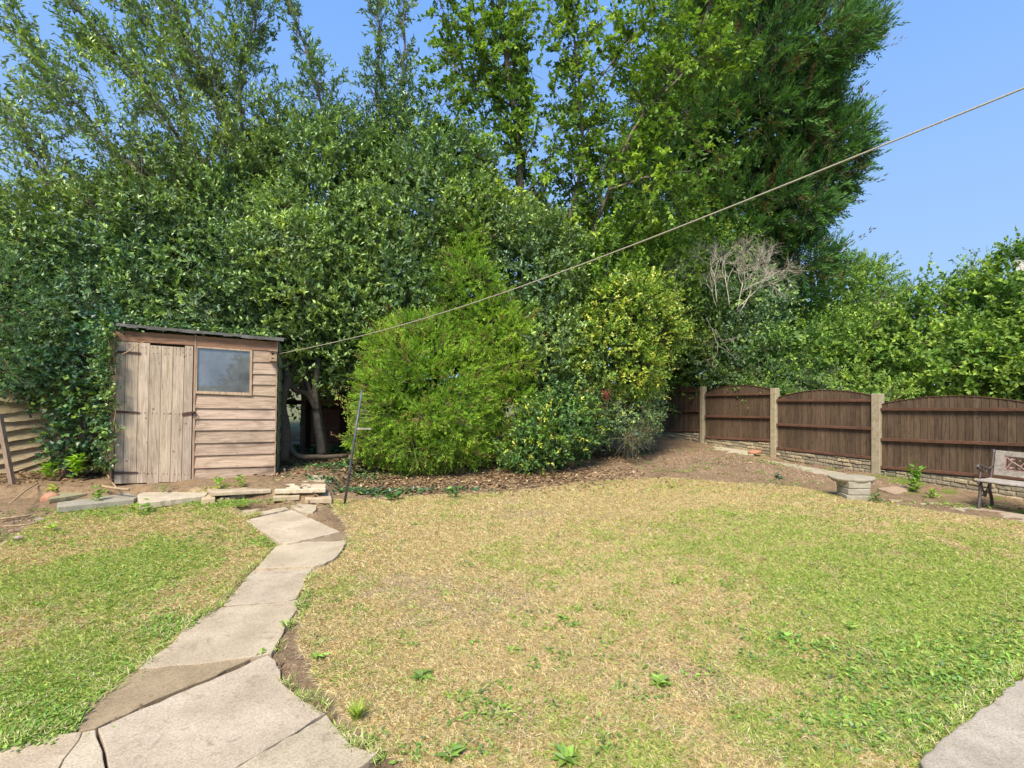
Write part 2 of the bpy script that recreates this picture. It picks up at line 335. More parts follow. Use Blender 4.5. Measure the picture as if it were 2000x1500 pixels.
# ------------------------------------------------------------------ path of concrete slabs
def slab_obj(name, label, mat, poly, ztop, th, tint=(1, 1, 1), group=None, bevel=.004, cat='paving slab', wob=.008):
    poly = [np.asarray(p_, float) for p_ in poly]; out = []
    for i in range(len(poly)):                               # chipped, slightly wandering edges
        a, b = poly[i], poly[(i+1) % len(poly)]; L = np.linalg.norm(b-a); n = max(1, int(L/.045))
        for k in range(n):
            q = a+(b-a)*k/n; nn = A(-(b-a)[1], (b-a)[0], 0)/max(L, 1e-6)
            q = q+nn*(rng.uniform(-wob, wob) if k else 0); out.append(A(q[0], q[1], ztop))
    mb = MB(); mb.prism(out, A(0, 0, -th), tint); o = mb.build(name, M[mat], None, bevel)
    return tag(o, label, cat, group)
for i, (lab, mt, L) in enumerate(slabs):
    zz = {7: .004, 3: .004}.get(i, .014)
    c = rng.uniform(.94, 1.05); up = .085 if i < 3 else (.06 if i == 3 else .045 if i == 4 else 0)
    zt = zz+up*.45
    poly = [G(a, b, zt) for a, b in q25(L)]
    slab_obj('path_slab', lab, mt, poly, zt, .05, (c, c*rng.uniform(.97, 1.02), c*rng.uniform(.94, 1.03)), 'concrete slabs of the garden path')
patio = [G(1796, 1484, .035), G(1840, 1440, .035), G(1900, 1398, .035), G(1945, 1362, .035), G(2000, 1320, .035), A(3.6, 3.25, .035), A(4.4, 1.0, .035), A(1.1, 1.0, .035)]
slab_obj('patio_slab', 'rough grey concrete patio corner at the bottom right of the lawn', 'slab_grey', patio, .035, .06, (1.2, 1.13, 1.12), cat='patio', bevel=.008)
# white splash on the big slab: flat mark
#@@GRASS
# ------------------------------------------------------------------ leaf machinery
def leaves(Pt, D, Nn, L, W, fold=.12, curl=.0):
    D = norm(D); S = norm(np.cross(D, Nn)); Nn = np.cross(S, D); L = L[:, None]; W = W[:, None]
    v0 = Pt; v1 = Pt+D*L*.42+S*W*.5+Nn*W*fold; v2 = Pt+D*L-Nn*L*curl; v3 = Pt+D*L*.42-S*W*.5+Nn*W*fold
    return np.stack([v0, v1, v2, v3], 1)
def leaf_obj(name, Q, C, mat, parent=None):
    n = len(Q); F = np.arange(n*4).reshape(n, 4)
    return raw_mesh(name, Q.reshape(-1, 3), F, M[mat], np.repeat(C, 4, 0), parent)
def rndv(n): return norm(rng.normal(size=(n, 3)))
def palette(n_tw, per, cols, probs, tw_var=.22, lf_var=.22, base=None):
    probs = None if probs is None else np.array(probs)/np.sum(probs)
    """per-twig and per-leaf natural variation in leaf colour"""
    cols = np.asarray(cols, float); k = rng.choice(len(cols), n_tw, p=probs)
    c = cols[k]*(1+rng.uniform(-tw_var, tw_var, (n_tw, 1))); c = np.repeat(c, per, 0)
    c = c*(1+rng.uniform(-lf_var, lf_var, (len(c), 1)))*(1+rng.uniform(-.07, .07, (len(c), 3))); return np.clip(c, .004, .9)
def patch(p):
    a = vnoise(p, .9, 201, 2)[:, None]-.5; b = vnoise(p, 2.3, 202, 2)[:, None]-.5
    return 1+a*A(1.1, .75, .1)+b*A(.5, .4, .3)
def twig_leaves(An, D, tl, per, L, W, cols, probs, out=.9, up=.35, droop=.12, fold=.12, nup=1.0, tipcol=None):
    """An anchors, D twig directions, tl twig lengths; per leaves on each twig"""
    T = len(An); D = norm(D); tl = np.broadcast_to(tl, T)
    t = (np.linspace(.12, 1, per)[None]+rng.uniform(-.05, .05, (T, per)))[..., None]
    pos = An[:, None]+D[:, None]*t*tl[:, None, None]-A(0, 0, 1)*(t**2)*tl[:, None, None]*droop
    r = rndv(T*per).reshape(T, per, 3)
    ld = D[:, None]*(1-out*.6)+r*out+A(0, 0, 1)*up
    pos = pos.reshape(-1, 3); ld = norm(ld.reshape(-1, 3))
    nn = A(0, 0, 1)*nup+rndv(len(pos))*.65+np.repeat(D, per, 0)*.35
    LL = L*rng.uniform(.65, 1.25, len(pos)); WW = W*rng.uniform(.75, 1.2, len(pos))
    C = palette(T, per, cols, probs)*patch(pos)
    if tipcol is not None:
        tt = t.reshape(-1, 1); k = sstep(.75, 1.05, tt)*(rng.random((T, 1)).repeat(per, 0) < .6); C = C*(1-k)+np.asarray(tipcol)*k*rng.uniform(.8, 1.2, (len(C), 1))
    return leaves(pos, ld, nn, LL, WW, fold, .08), C
def fan_sprays(An, D, tl, per, L, W, cols, probs, up=.2, spread=.7, tipcol=None):
    """flat feathery conifer sprays"""
    T = len(An); D = norm(D); pl = norm(np.cross(D, rndv(T)+A(0, 0, .3))); tl = np.broadcast_to(tl, T)
    t = np.linspace(.05, 1, per)[None].repeat(T, 0); sgn = np.where(np.arange(per) % 2, 1., -1.)[None]
    pos = An[:, None]+D[:, None]*(t*tl[:, None])[..., None]; pos = pos+rndv(T*per).reshape(T, per, 3)*tl[:, None, None]*.05
    ld = D[:, None]+pl[:, None]*(sgn*spread*(1.1-t*.8))[..., None]+A(0, 0, 1)*up+rndv(T*per).reshape(T, per, 3)*.22
    pos = pos.reshape(-1, 3); ld = norm(ld.reshape(-1, 3)); nn = np.repeat(np.cross(D, pl), per, 0)+rndv(len(pos))*.5
    C = palette(T, per, cols, probs, .25, .2)*patch(pos)
    if tipcol is not None:
        k = sstep(.5, 1.0, t.reshape(-1, 1))*.6; C = C*(1-k)+np.asarray(tipcol)*k*rng.uniform(.8, 1.2, (len(C), 1))
    return leaves(pos, ld, nn, L*rng.uniform(.6, 1.3, len(pos)), W*rng.uniform(.7, 1.3, len(pos)), .1, .1), C
def E(px, py, Y_, rx, rz, ry): c = P(px, py, Y_); return (c[0], c[1], c[2], rx/1000*Y_, ry, rz/1000*Y_)
def shell(ells, dens, rough=.16, fsc=1.3, back=.35, hole=.30, seed=1, lo=.80, zmin=.05):
    """anchor points and outward directions on the noisy surface of a union of ellipsoids"""
    Ps, Ds = [], []
    for k, (cx, cy, cz, rx, ry, rz) in enumerate(ells):
        pp = 1.6; area = 4*math.pi*(((rx*ry)**pp+(rx*rz)**pp+(ry*rz)**pp)/3)**(1/pp); n = int(area*dens)
        u = rndv(n); keep = (u[:, 1] < .25) | (rng.random(n) < back); u = u[keep]; r = A(rx, ry, rz)
        base = A(cx, cy, cz)+u*r; nz = vnoise(base, fsc, seed, 3)
        s = 1+(nz-.5)*2*rough*1.6-rng.random(len(u))**2*(1-lo)
        p = A(cx, cy, cz)+u*r*s[:, None]; h = vnoise(base, fsc*2.2, seed+50, 2) > hole
        for j, (dx, dy, dz, qx, qy, qz) in enumerate(ells):
            if j != k: h &= (((p-A(dx, dy, dz))/A(qx, qy, qz))**2).sum(1) > .80
        h &= p[:, 2] > zmin; Ps.append(p[h]); Ds.append(norm(u[h]/r))
    return np.vstack(Ps), np.vstack(Ds)
def fill(ells, dens, L, W, cols, probs, lo=.55, hi=.86, zmin=.1):
    Qs = []
    for (cx, cy, cz, rx, ry, rz) in ells:
        n = int(4*math.pi*((rx*ry+rx*rz+ry*rz)/3)*dens); u = rndv(n)*(rng.uniform(lo, hi, n)[:, None]); Qs.append(A(cx, cy, cz)+u*A(rx, ry, rz))
    p = np.vstack(Qs); p = p[p[:, 2] > zmin]; n = len(p); C = palette(n, 1, cols, probs)
    return leaves(p, rndv(n), rndv(n), L*rng.uniform(.7, 1.3, n), W*rng.uniform(.7, 1.3, n)), C
def ribbon_twigs(An, D, tl, r, mat, name, parent, droop=.12, frac=1.0, c=(1, 1, 1)):
    k = rng.random(len(An)) < frac; An, D = An[k], norm(D[k]); tl = np.broadcast_to(tl, len(k))[k]
    K = 4; t = np.linspace(-.6, 1, K); pts = An[:, None]+D[:, None]*t[None, :, None]*tl[:, None, None]-A(0, 0, 1)*((np.maximum(t, 0)**2)[None, :, None])*tl[:, None, None]*droop
    B = len(An); rad = r*np.linspace(1.3, .5, K)
    a = norm(np.cross(D, A(.1, .2, 1))); b = np.cross(D, a); V = []
    for j in range(3):
        q = 2*math.pi*j/3; V.append(pts+(a*math.cos(q)+b*math.sin(q))[:, None]*rad[None, :, None])
    V = np.stack(V, 2).reshape(-1, 3); base = (np.arange(B)*K*3)[:, None, None, None]
    i = np.arange(K-1)[None, :, None, None]; j = np.arange(3)[None, None, :, None]; jn = (j+1) % 3
    F = (base+np.concatenate([i*3+j, i*3+jn, (i+1)*3+jn, (i+1)*3+j], -1)).reshape(-1, 4)
    return raw_mesh(name, V, F, M[mat], np.broadcast_to(np.asarray(c, float), (len(V), 3)), parent)
def lobes(ells, n, r, seed):
    """small swellings on the surface so that a crown reads as clumps"""
    r_ = np.random.default_rng(seed+900); out = list(ells); ar = np.array([e[3]*e[5] for e in ells]); pr = ar/ar.sum()
    for _ in range(n):
        e = ells[r_.choice(len(ells), p=pr)]; u = norm(r_.normal(size=3)*A(1, .8, 1)-A(0, .5, 0)); c = A(*e[:3])+u*A(*e[3:])*.88; q = r*r_.uniform(.6, 1.4)
        if c[2] > q*.6: out.append((c[0], c[1], c[2], q*1.15, q, q*.8))
    return out
HOLLY = [(.135, .22, .10), (.195, .30, .11), (.28, .42, .115), (.42, .56, .13)]
def bush(name, label, cat, ells, tw_dens, per, L, W, cols, probs, mat='glossy_leaf', tl=.28, style='twig', fillL=.11, base=None, group=None, hole=.3, rough=.16,
         updir=.25, stems=None, fdens=45, back=.3, seed=1, tip=None, out=.9, droop=.12, spread=.7, twigs=.25, extra=None, crown='foliage', rand=.55, fillcols=None, flo=.55, fhi=.84, nl=0, lr=.3, shoots=0, zmin=.05):
    if base is None: base = (ells[0][0], ells[0][1], 0.0)
    o = empty(name, base, label, cat, group)
    core = ells; ells = lobes(ells, nl, lr, seed)
    An, D = shell(ells, tw_dens, rough=rough, back=back, hole=hole, seed=seed, zmin=zmin)
    D = norm(D+rndv(len(D))*rand+A(0, 0, updir)); tls = tl*rng.uniform(.5, 1.35, len(An)); An = An-D*tls[:, None]*.35
    if style == 'twig': Q, C = twig_leaves(An, D, tls, per, L, W, cols, probs, tipcol=tip, out=out, droop=droop)
    else: Q, C = fan_sprays(An, D, tls, per, L, W, cols, probs, tipcol=tip, spread=spread)
    if shoots:
        Bn, BD = shell(ells, shoots, rough=rough, back=back*.5, hole=.45, seed=seed+7, lo=.95, zmin=zmin)
        BD = norm(BD*A(.8, .8, .5)+rndv(len(BD))*.4+A(0, 0, .75)); bl = tl*rng.uniform(1.0, 2.1, len(Bn)); Bn = Bn-BD*bl[:, None]*.2
        sc_ = [tuple(A(*cols[-2])*.6+A(*cols[-1])*.4), tuple(A(*cols[-1])*1.1)]
        Q2, C2 = twig_leaves(Bn, BD, bl, per+3, L*.85, W*.8, sc_, [.6, .4], out=.65, up=.1, droop=.3) if style == 'twig' else fan_sprays(Bn, BD, bl, per, L, W, sc_, [.6, .4], spread=spread)
        Q, C = np.vstack([Q, Q2]), np.vstack([C, C2])
    Qf, Cf = fill(core, fdens, fillL, fillL*.6, fillcols or cols[:3], None, flo, fhi, zmin+.05)
    Qs, Cs = [Q, Qf], [C, Cf]
    if extra is not None: Qs.append(extra[0]); Cs.append(extra[1])
    leaf_obj(crown, np.vstack(Qs), np.vstack(Cs), mat, o)
    if twigs: ribbon_twigs(An, D, tls, .0028 if tl < .5 else .006, 'twig', 'twigs', o, droop, twigs)
    mb = MB()
    for s_ in (stems or [([(base[0], base[1], -.05), (base[0]+.05, base[1]+.05, ells[0][2])], .05)]):
        pts = spline(s_[0], 10); mb.tube(pts, np.linspace(s_[1], s_[1]*.5, 10), 7)
    mb.build('stem', M['bark'], o, smooth=True)
    return o
#@@TREES
def branchy(stems, nb, blen, tilt, tw_per, tl, lean=(0, 0, 0), t0=.15, seed=0, sub=2, flat=1.0):
    """stems: list of (points, r0, r1, [t0]). returns stem/branch curves and twig anchors/dirs/lengths"""
    curves, TA, TD, TL = [], [], [], []; lean = A(*lean)
    for st in stems:
        pts, r0, r1 = st[0], st[1], st[2]; s0 = st[3] if len(st) > 3 else t0
        sp = spline(pts, 28); sp = sp+(vnoise(sp, 2.0, seed+3)[:, None]-.5)*.12; curves.append((sp, np.linspace(r0, r1, 28)))
        tot = np.linalg.norm(np.diff(sp, axis=0), axis=1).sum(); n = int(nb*tot)
        for k in range(n):
            t = s0+(1-s0)*(k+rng.random())/n; i = min(26, int(t*27)); p = sp[i]+(sp[i+1]-sp[i])*(t*27-i); d = norm(sp[i+1]-sp[i])
            az = rng.uniform(0, 2*math.pi); u = norm(np.cross(d, rndv(1)[0])); sidev = u
            bd = norm(d*math.cos(tilt)+sidev*math.sin(tilt)*A(1, flat, 1)+lean*.4+rng.normal(size=3)*.08)
            L = blen*(1.05-.75*t)*rng.uniform(.5, 1.15); e = p+bd*L; mid = p+bd*L*.5+rng.normal(size=3)*.05*L
            c = spline([p, mid, e+A(0, 0, .10*L)], 8); rb = (r0+(r1-r0)*t)*.38; curves.append((c, np.linspace(rb, .003, 8)))
            m = max(2, int(L*tw_per))
            for q in range(m):
                tt = .12+.88*(q+rng.random())/m; ii = min(6, int(tt*7)); pp = c[ii]+(c[ii+1]-c[ii])*(tt*7-ii)
                td = norm(norm(c[ii+1]-c[ii])*.9+rng.normal(size=3)*.5+lean*.35); TA.append(pp); TD.append(td); TL.append(tl*rng.uniform(.5, 1.3)*(1.1-.4*tt))
    return curves, np.array(TA), np.array(TD), np.array(TL)
def tree(name, label, cat, stems, nb, blen, tilt, tw_per, tl, per, L, W, cols, probs, mat, lean=(0, 0, 0), bark='bark', t0=.15, ells=None, edens=0, base=None, group=None, seed=0, tip=None, droop=.12, out=.9, thin=.003, up=.35, hole=.3, trunk='trunk', fills=False):
    base = base if base is not None else stems[0][0][0]
    o = empty(name, base, label, cat, group)
    cv, TA, TD, TL = branchy(stems, nb, blen, tilt, tw_per, tl, lean, t0, seed)
    Q, C = twig_leaves(TA, TD, TL, per, L, W, cols, probs, tipcol=tip, droop=droop, out=out, up=up); Qs, Cs = [Q], [C]
    if ells:
        An, D = shell(ells, edens, hole=hole, seed=seed+5, rough=.22, lo=.6); D = norm(D+rndv(len(D))*.6+A(*lean)); l2 = tl*rng.uniform(.6, 1.3, len(An)); An = An-D*l2[:, None]*.4
        q, c = twig_leaves(An, D, l2, per, L, W, cols, probs, tipcol=tip, droop=droop, out=out, up=up); Qs.append(q); Cs.append(c)
        TA = np.vstack([TA, An]); TD = np.vstack([TD, D]); TL = np.concatenate([TL, l2])
        if fills: q, c = fill(ells, 30, L*2, W*2, cols[:2], [.5, .5], .3, .8); Qs.append(q); Cs.append(c)
    leaf_obj('crown', np.vstack(Qs), np.vstack(Cs), mat, o)
    mb = MB()
    for c, r in cv[:]: mb.tube(c, r, 6)
    mb.build(trunk, M[bark], o, smooth=True)
    ribbon_twigs(TA, TD, TL, thin, bark, 'twigs', o, droop, .8)
    return o
def px(L, Y_, dy=0): return [P(a, b, Y_+dy*i) for i, (a, b) in enumerate(L)]
# --- leaning evergreen tree, upper left (three stems leaning left)
tree('leaning_tree', 'tall leaning evergreen with thin sparse upper branches over the shed, at the upper left', 'tree',
     [(px([(640, 900), (600, 700), (520, 430), (440, 230), (390, 130), (310, -60), (250, -200)], 8.6), .085, .02, .25),
      (px([(600, 760), (480, 520), (400, 350), (300, 190), (190, 60), (80, -60)], 8.4), .06, .015, .2),
      (px([(480, 520), (330, 400), (200, 260), (90, 130), (10, 20)], 8.2), .035, .008, .2),
      (px([(420, 560), (250, 450), (120, 360), (30, 250), (-60, 150)], 8.2), .03, .008, .2),
      (px([(520, 430), (470, 250), (470, 120), (500, 40), (470, -80)], 8.8), .035, .008, .2),
      (px([(400, 350), (330, 120), (250, -20), (190, -120)], 8.7), .03, .008, .1)],
     9, 1.15, R(38), 11, .34, 13, .085, .034, HOLLY, [.3, .35, .25, .1], 'glossy_leaf', lean=(-.45, 0, .5), seed=2, tip=(.27, .40, .07), out=.75, up=.1,
     ells=[E(230, 330, 8.4, 250, 170, 1.2), E(400, 230, 8.8, 170, 150, 1.2), E(90, 400, 8.2, 150, 110, 1.), E(420, 120, 8.9, 100, 120, .9), E(220, 170, 8.7, 150, 110, .9)], edens=34, hole=.36)
for (lab, L_, Y_, n_, l_) in [
    ('slender sapling with a thin bare top between the leaning tree and the twin saplings', [(690, 700), (650, 430), (625, 190), (560, -10), (540, -120)], 9.2, 9, .62),
    ('slim upright sapling, left one of the pair rising over the hedge', [(760, 700), (735, 420), (738, 200), (740, 20), (742, -60)], 9.6, 10, .62),
    ('slim upright sapling, right one of the pair rising over the hedge', [(800, 700), (786, 420), (787, 220), (790, 40), (792, -40)], 9.7, 9, .58)]:
    tree('sapling', lab, 'tree', [(px(L_, Y_), .045, .006, .25)], n_, l_*1.15, R(36), 12, .27, 12, .085, .034, HOLLY, [.25, .35, .3, .1], 'glossy_leaf', lean=(-.1, 0, .4), seed=int(Y_*10), tip=(.27, .40, .07), out=.7, up=.1,
         ells=[E(L_[1][0]+5, 380, Y_, 95, 150, .7), E(L_[2][0]+5, 230, Y_, 55, 110, .5)], edens=26, group='slim saplings rising above the hedge')
# --- broad leaved green tree, centre top
GRN = [(.11, .20, .04), (.16, .28, .045), (.23, .38, .055), (.34, .49, .07)]
tree('broadleaf_tree', 'tall bright green broadleaf tree with grey trunk, rising behind the lime conifers', 'tree',
     [(px([(1035, 900), (1020, 600), (1018, 400), (1010, 250), (990, 130), (980, 20), (965, -120)], 10.2), .10, .03, .3),
      (px([(1030, 800), (1100, 480), (1132, 340), (1136, 200), (1120, 60), (1115, -80)], 10.4), .06, .012, .3),
      (px([(1040, 840), (1100, 620), (1190, 370), (1245, 240), (1330, 130), (1390, 0), (1420, -100)], 9.9), .05, .012, .25),
      (px([(990, 160), (930, 100), (880, 50), (850, -30)], 10.1), .02, .005, .1),
      (px([(1005, 250), (930, 170), (870, 120)], 10.0), .015, .004, .2),
      (px([(1020, 420), (930, 320), (860, 260)], 10.0), .02, .004, .2),
      (px([(1190, 370), (1290, 340), (1420, 330)], 9.4), .025, .005, .3),
      (px([(1300, 180), (1370, 110), (1450, 60)], 9.2), .02, .004, .2),
      (px([(1135, 200), (1220, 90), (1280, 10)], 10.2), .02, .004, .2)],
     7.0, 1.25, R(50), 12, .36, 15, .098, .058, GRN, [.25, .35, .28, .12], 'soft_leaf', lean=(0, 0, .1), seed=11, droop=.4, out=.8, up=-.05, thin=.004,
     ells=[E(1060, 400, 10.2, 210, 110, 1.4), E(1270, 390, 9.8, 130, 70, 1.0), E(1150, 260, 10.2, 160, 130, 1.2), E(1060, 330, 10, 150, 80, 1.2), E(900, 420, 10, 120, 90, 1), E(1310, 190, 9.6, 70, 80, .6), E(930, 290, 10, 70, 60, .6), E(930, 120, 10.1, 90, 80, .8), E(1065, 170, 10.4, 60, 120, .8), E(1210, 200, 10.1, 80, 100, .8), E(870, 200, 10, 60, 50, .6), E(1070, 30, 10.2, 80, 70, .8), E(1150, 90, 10.2, 150, 90, 1.1), E(1290, 40, 9.8, 55, 60, .6)], edens=19, hole=.44)
# --- big dark conifer
LEY = [(.065, .15, .055), (.09, .20, .065), (.13, .27, .07), (.17, .11, .06)]
lc = [E(1440, 260, 15, 180, 140, 2.6), E(1470, 120, 15, 160, 150, 2.6), E(1540, 340, 15, 110, 95, 2.0), E(1430, 430, 15, 140, 110, 2.1), E(1470, -40, 15, 135, 160, 2.2), E(1470, -230, 15, 125, 150, 2.), E(1480, 530, 15, 70, 60, 1.4), E(1320, 300, 15, 85, 110, 1.5), E(1480, -400, 15, 80, 130, 1.2), E(1575, 270, 15, 60, 55, 1.1)]
o = bush('dark_conifer', 'huge dark green conifer towering behind the fence, widest halfway up', 'tree', lc, 50, 26, .12, .032, LEY, [.34, .37, .21, .08], 'conifer_leaf', tl=.62, style='fan', fillL=.34, base=(7.4, 15, 0), hole=.40, rough=.26, nl=40, lr=.75,
     updir=.3, stems=[([(7.4, 15.2, -.05), (7.3, 15.2, 5), (7.5, 15.1, 12)], .28)], fdens=26, seed=5, tip=(.15, .31, .05), spread=.85, twigs=.5, crown='crown', rand=.6, flo=.4, fhi=.8, shoots=1.5)
# --- dense glossy hedge behind and over the shed
H1 = [E(-60, 560, 8.2, 170, 170, 1.2), E(60, 540, 8.4, 150, 150, 1.2), E(230, 490, 8.7, 170, 130, 1.2), E(330, 600, 8.5, 190, 90, 1.0), E(420, 500, 8.8, 170, 130, 1.2), E(330, 380, 9.0, 90, 70, .8), E(500, 400, 9.2, 90, 110, .9)]
H2 = [E(590, 530, 8.9, 150, 140, 1.2), E(500, 640, 8.6, 150, 80, .9), E(640, 660, 8.8, 110, 110, .8), E(620, 400, 9.3, 110, 100, 1.0), E(560, 310, 9.5, 60, 80, .6), E(690, 330, 9.5, 60, 90, .6)]
H3 = [E(760, 560, 9.2, 130, 150, 1.1), E(820, 430, 9.5, 110, 120, 1.0), E(790, 310, 9.8, 60, 90, .6), E(890, 350, 9.9, 80, 90, .8), E(700, 640, 9.0, 90, 120, .8), E(900, 430, 9.7, 90, 60, .8)]
HC = HOLLY
for hh, lab, sdv, pr in ((H1, 'dark glossy evergreen hedge bush behind the left end of the shed', 3, [.38, .34, .2, .08]), (H2, 'large glossy evergreen bush right behind the shed roof corner and over the gap', 4, [.34, .34, .22, .10]), (H3, 'paler green privet bush between the shed gap and the lime conifer', 6, [.22, .34, .28, .16])):
    bush('evergreen_bush', lab, 'bush', hh, 85, 14, .075, .038, HC, pr, 'glossy_leaf', tl=.40, fillL=.13, seed=sdv, tip=(.30, .44, .09), zmin={3: .05, 4: 1.5, 6: 1.25}[sdv], fdens=110, hole=.24, rough=.22, nl=34, lr=.34, shoots=5, out=.8, group='evergreen bushes along the back of the garden')
# lower left dark mass beside shed
bush('evergreen_bush', 'shaded dark evergreen bush between the lap fence and the shed', 'bush', [E(40, 700, 8.0, 130, 110, .7), E(150, 720, 7.8, 90, 130, .6), E(190, 620, 7.6, 90, 80, .5)], 90, 12, .07, .038, HC, [.45, .35, .15, .05], tl=.34, seed=8, group='evergreen bushes along the back of the garden')
# soft cypress at the left edge
bush('cypress', 'fluffy blue green cypress cut off by the left edge of the photo', 'tree', [E(-50, 590, 6.2, 110, 95, .5), E(-40, 690, 6.2, 100, 70, .45), E(-60, 490, 6.4, 60, 60, .4)], 120, 14, .05, .008, [(.08, .17, .06), (.12, .23, .075), (.16, .30, .08)], [.35, .4, .25], 'conifer_leaf', tl=.26, style='fan', seed=9, spread=.5, fillL=.08, crown='crown')
# --- ivy on the left fence and shed
IVY = [(.06, .13, .06), (.09, .18, .065), (.15, .28, .06), (.26, .42, .06)]
bush('ivy', 'dark ivy with pale new leaves smothering the lap fence left of the shed', 'climbing plant', [E(130, 745, 6.9, 80, 55, .3), E(172, 830, 6.75, 50, 90, .25), E(60, 728, 6.8, 70, 34, .22), E(200, 720, 6.9, 40, 90, .25), E(130, 860, 6.7, 30, 50, .2)], 170, 6, .07, .06, IVY, [.4, .35, .15, .1], tl=.2, seed=12, fillL=.09, fdens=80, twigs=.6, rough=.25)
# --- ivy growing up the shed corner and along the roof
IA, ID = [], []
for k in range(200):
    t = rng.random(); q = P(224-rng.random()*24, 640+t*270, 6.14); IA.append(q+rng.normal(size=3)*.035); ID.append(rng.normal(size=3)+A(-.3, -.5, -.1))
for k in range(420):
    t = rng.random()**1.2; q = P(200+t*330, 634+t*22-rng.random()*12*(1-t), 6.22+t*.72); IA.append(q+A(0, rng.uniform(0, .25), 0)); ID.append(rng.normal(size=3)+A(0, -.3, .2))
for k in range(150):
    q = P(rng.uniform(186, 224), rng.uniform(636, 730), 6.25); IA.append(q+rng.normal(size=3)*.05); ID.append(rng.normal(size=3)+A(-.2, -.6, -.3))
o = empty('ivy', (-4.95, 6.25, .2), 'pale ivy creeping up the left edge of the shed and onto its roof', 'climbing plant')
Q, C = twig_leaves(np.array(IA), np.array(ID), .09, 5, .045, .042, [(.07, .15, .05), (.12, .21, .07), (.20, .32, .06)], [.4, .35, .25], out=1.0); leaf_obj('foliage', Q, C, 'glossy_leaf', o)
mb = MB()
for k in range(4):
    L_ = [P(220-3*k+rng.uniform(-9, 9), y_, 6.16-.01*k) for y_ in (925, 880, 840, 800, 760, 720, 685, 650)]; mb.tube(spline(L_, 26), rng.uniform(.003, .006), 5)
mb.tube(spline([P(238, 692, 6.15), P(255, 684, 6.17), P(270, 672, 6.2), P(283, 667, 6.25)], 8), .006, 5)
mb.build('stem', M['stick'], o, smooth=True)
o = None
# --- lime conifer, centre (mound and its spire)
THU = [(.13, .25, .03), (.22, .39, .035), (.32, .51, .045), (.43, .61, .06), (.32, .22, .09)]
def thuja(name, lab, ells, base, sd, tip, probs, dens=270, **kw):
    return bush(name, lab, 'conifer', ells, dens, 17, .046, .013, THU, probs, 'conifer_leaf', tl=.22, style='fan', spread=1.0, fillL=.10, base=base, seed=sd, updir=.12, tip=tip, fdens=110, hole=kw.get('hole', .30), rough=.18, rand=.65, nl=34, lr=.22, shoots=12)
thuja('lime_conifer', 'bushy rounded lime green conifer at the edge of the lawn, foliage down to the ground',
      [E(845, 770, 8.35, 125, 125, 1.0), E(775, 790, 8.25, 78, 110, .8), E(885, 815, 8.2, 80, 92, .9), E(825, 680, 8.5, 88, 70, .85), E(765, 690, 8.3, 45, 60, .5), E(738, 860, 8.1, 35, 50, .4), E(840, 862, 8.15, 105, 46, .8)],
      (-1.3, 8.3, .05), 14, (.36, .56, .06), [.26, .32, .22, .07, .13])
thuja('lime_conifer', 'narrower duller lime conifer with a feathery spire rising behind the rounded one',
      [E(905, 600, 8.9, 70, 90, .6), E(915, 520, 8.95, 45, 70, .4), E(925, 460, 9.0, 22, 45, .25), E(990, 690, 8.75, 60, 85, .6), E(1005, 800, 8.6, 45, 60, .5), E(955, 640, 8.8, 60, 70, .6), E(1010, 860, 8.5, 50, 40, .4)],
      (-.4, 9.0, .08), 15, (.42, .62, .06), [.28, .36, .14, .05, .11], dens=230)
# --- shrubs right of the conifers
MIX = [(.07, .15, .045), (.11, .22, .05), (.18, .32, .055), (.45, .52, .08)]
bush('holly_bush', 'dark holly bush behind the lime spire, with a few red berries', 'bush', [E(1030, 540, 9.7, 110, 120, 1.0), E(1060, 680, 9.4, 100, 120, .9), E(1110, 800, 9.2, 60, 60, .5), E(960, 460, 9.9, 80, 70, .7)], 85, 13, .075, .04, HOLLY, [.42, .34, .18, .06], tl=.34, seed=17, fdens=110, nl=20, shoots=4)
bush('holly_bush', 'low glossy holly bush with yellow edged leaves beside the lime conifers, touching the bare soil', 'bush', [E(1075, 830, 8.2, 75, 62, .6), E(1120, 830, 8.4, 50, 58, .5), E(1030, 880, 8.1, 60, 35, .4), E(1100, 785, 8.6, 50, 40, .4)], 150, 12, .055, .03, MIX, [.36, .36, .18, .10], tl=.22, seed=18, fdens=90, hole=.25)
bush('elder_bush', 'loose fresh green bush rising between the lime spire and the yellow shrub', 'bush', [E(1180, 530, 10.2, 110, 80, .9), E(1090, 590, 10, 70, 80, .7), E(1290, 540, 10.4, 70, 70, .7), E(1200, 460, 10.6, 90, 60, .8)], 60, 13, .085, .045, GRN, [.3, .35, .25, .1], 'soft_leaf', tl=.4, seed=23, fdens=80, nl=24, shoots=5)
VAR = [(.56, .62, .12), (.44, .54, .10), (.26, .40, .07), (.14, .25, .05), (.66, .70, .26)]
bush('variegated_shrub', 'tall yellow variegated shrub left of the fence panels', 'shrub', [E(1225, 610, 9.6, 80, 75, .8), E(1195, 690, 9.3, 85, 70, .8), E(1280, 640, 9.7, 55, 70, .7), E(1240, 740, 9.5, 55, 45, .5), E(1105, 660, 9.2, 35, 60, .4)], 130, 12, .055, .034, VAR, [.12, .16, .32, .37, .03], 'soft_leaf', nl=22, lr=.25, shoots=6, rough=.24, tl=.3, seed=19, fdens=60, hole=.27, fillcols=[(.06, .11, .03), (.1, .15, .03)])
bush('laurel_bush', 'dark leafy bush under the yellow shrub, against the first fence post', 'bush', [E(1225, 800, 9.3, 60, 50, .5), E(1265, 780, 9.9, 30, 60, .4), E(1180, 815, 9.2, 40, 40, .4)], 130, 10, .05, .024, HOLLY, [.45, .35, .15, .05], tl=.24, seed=20, fdens=80)
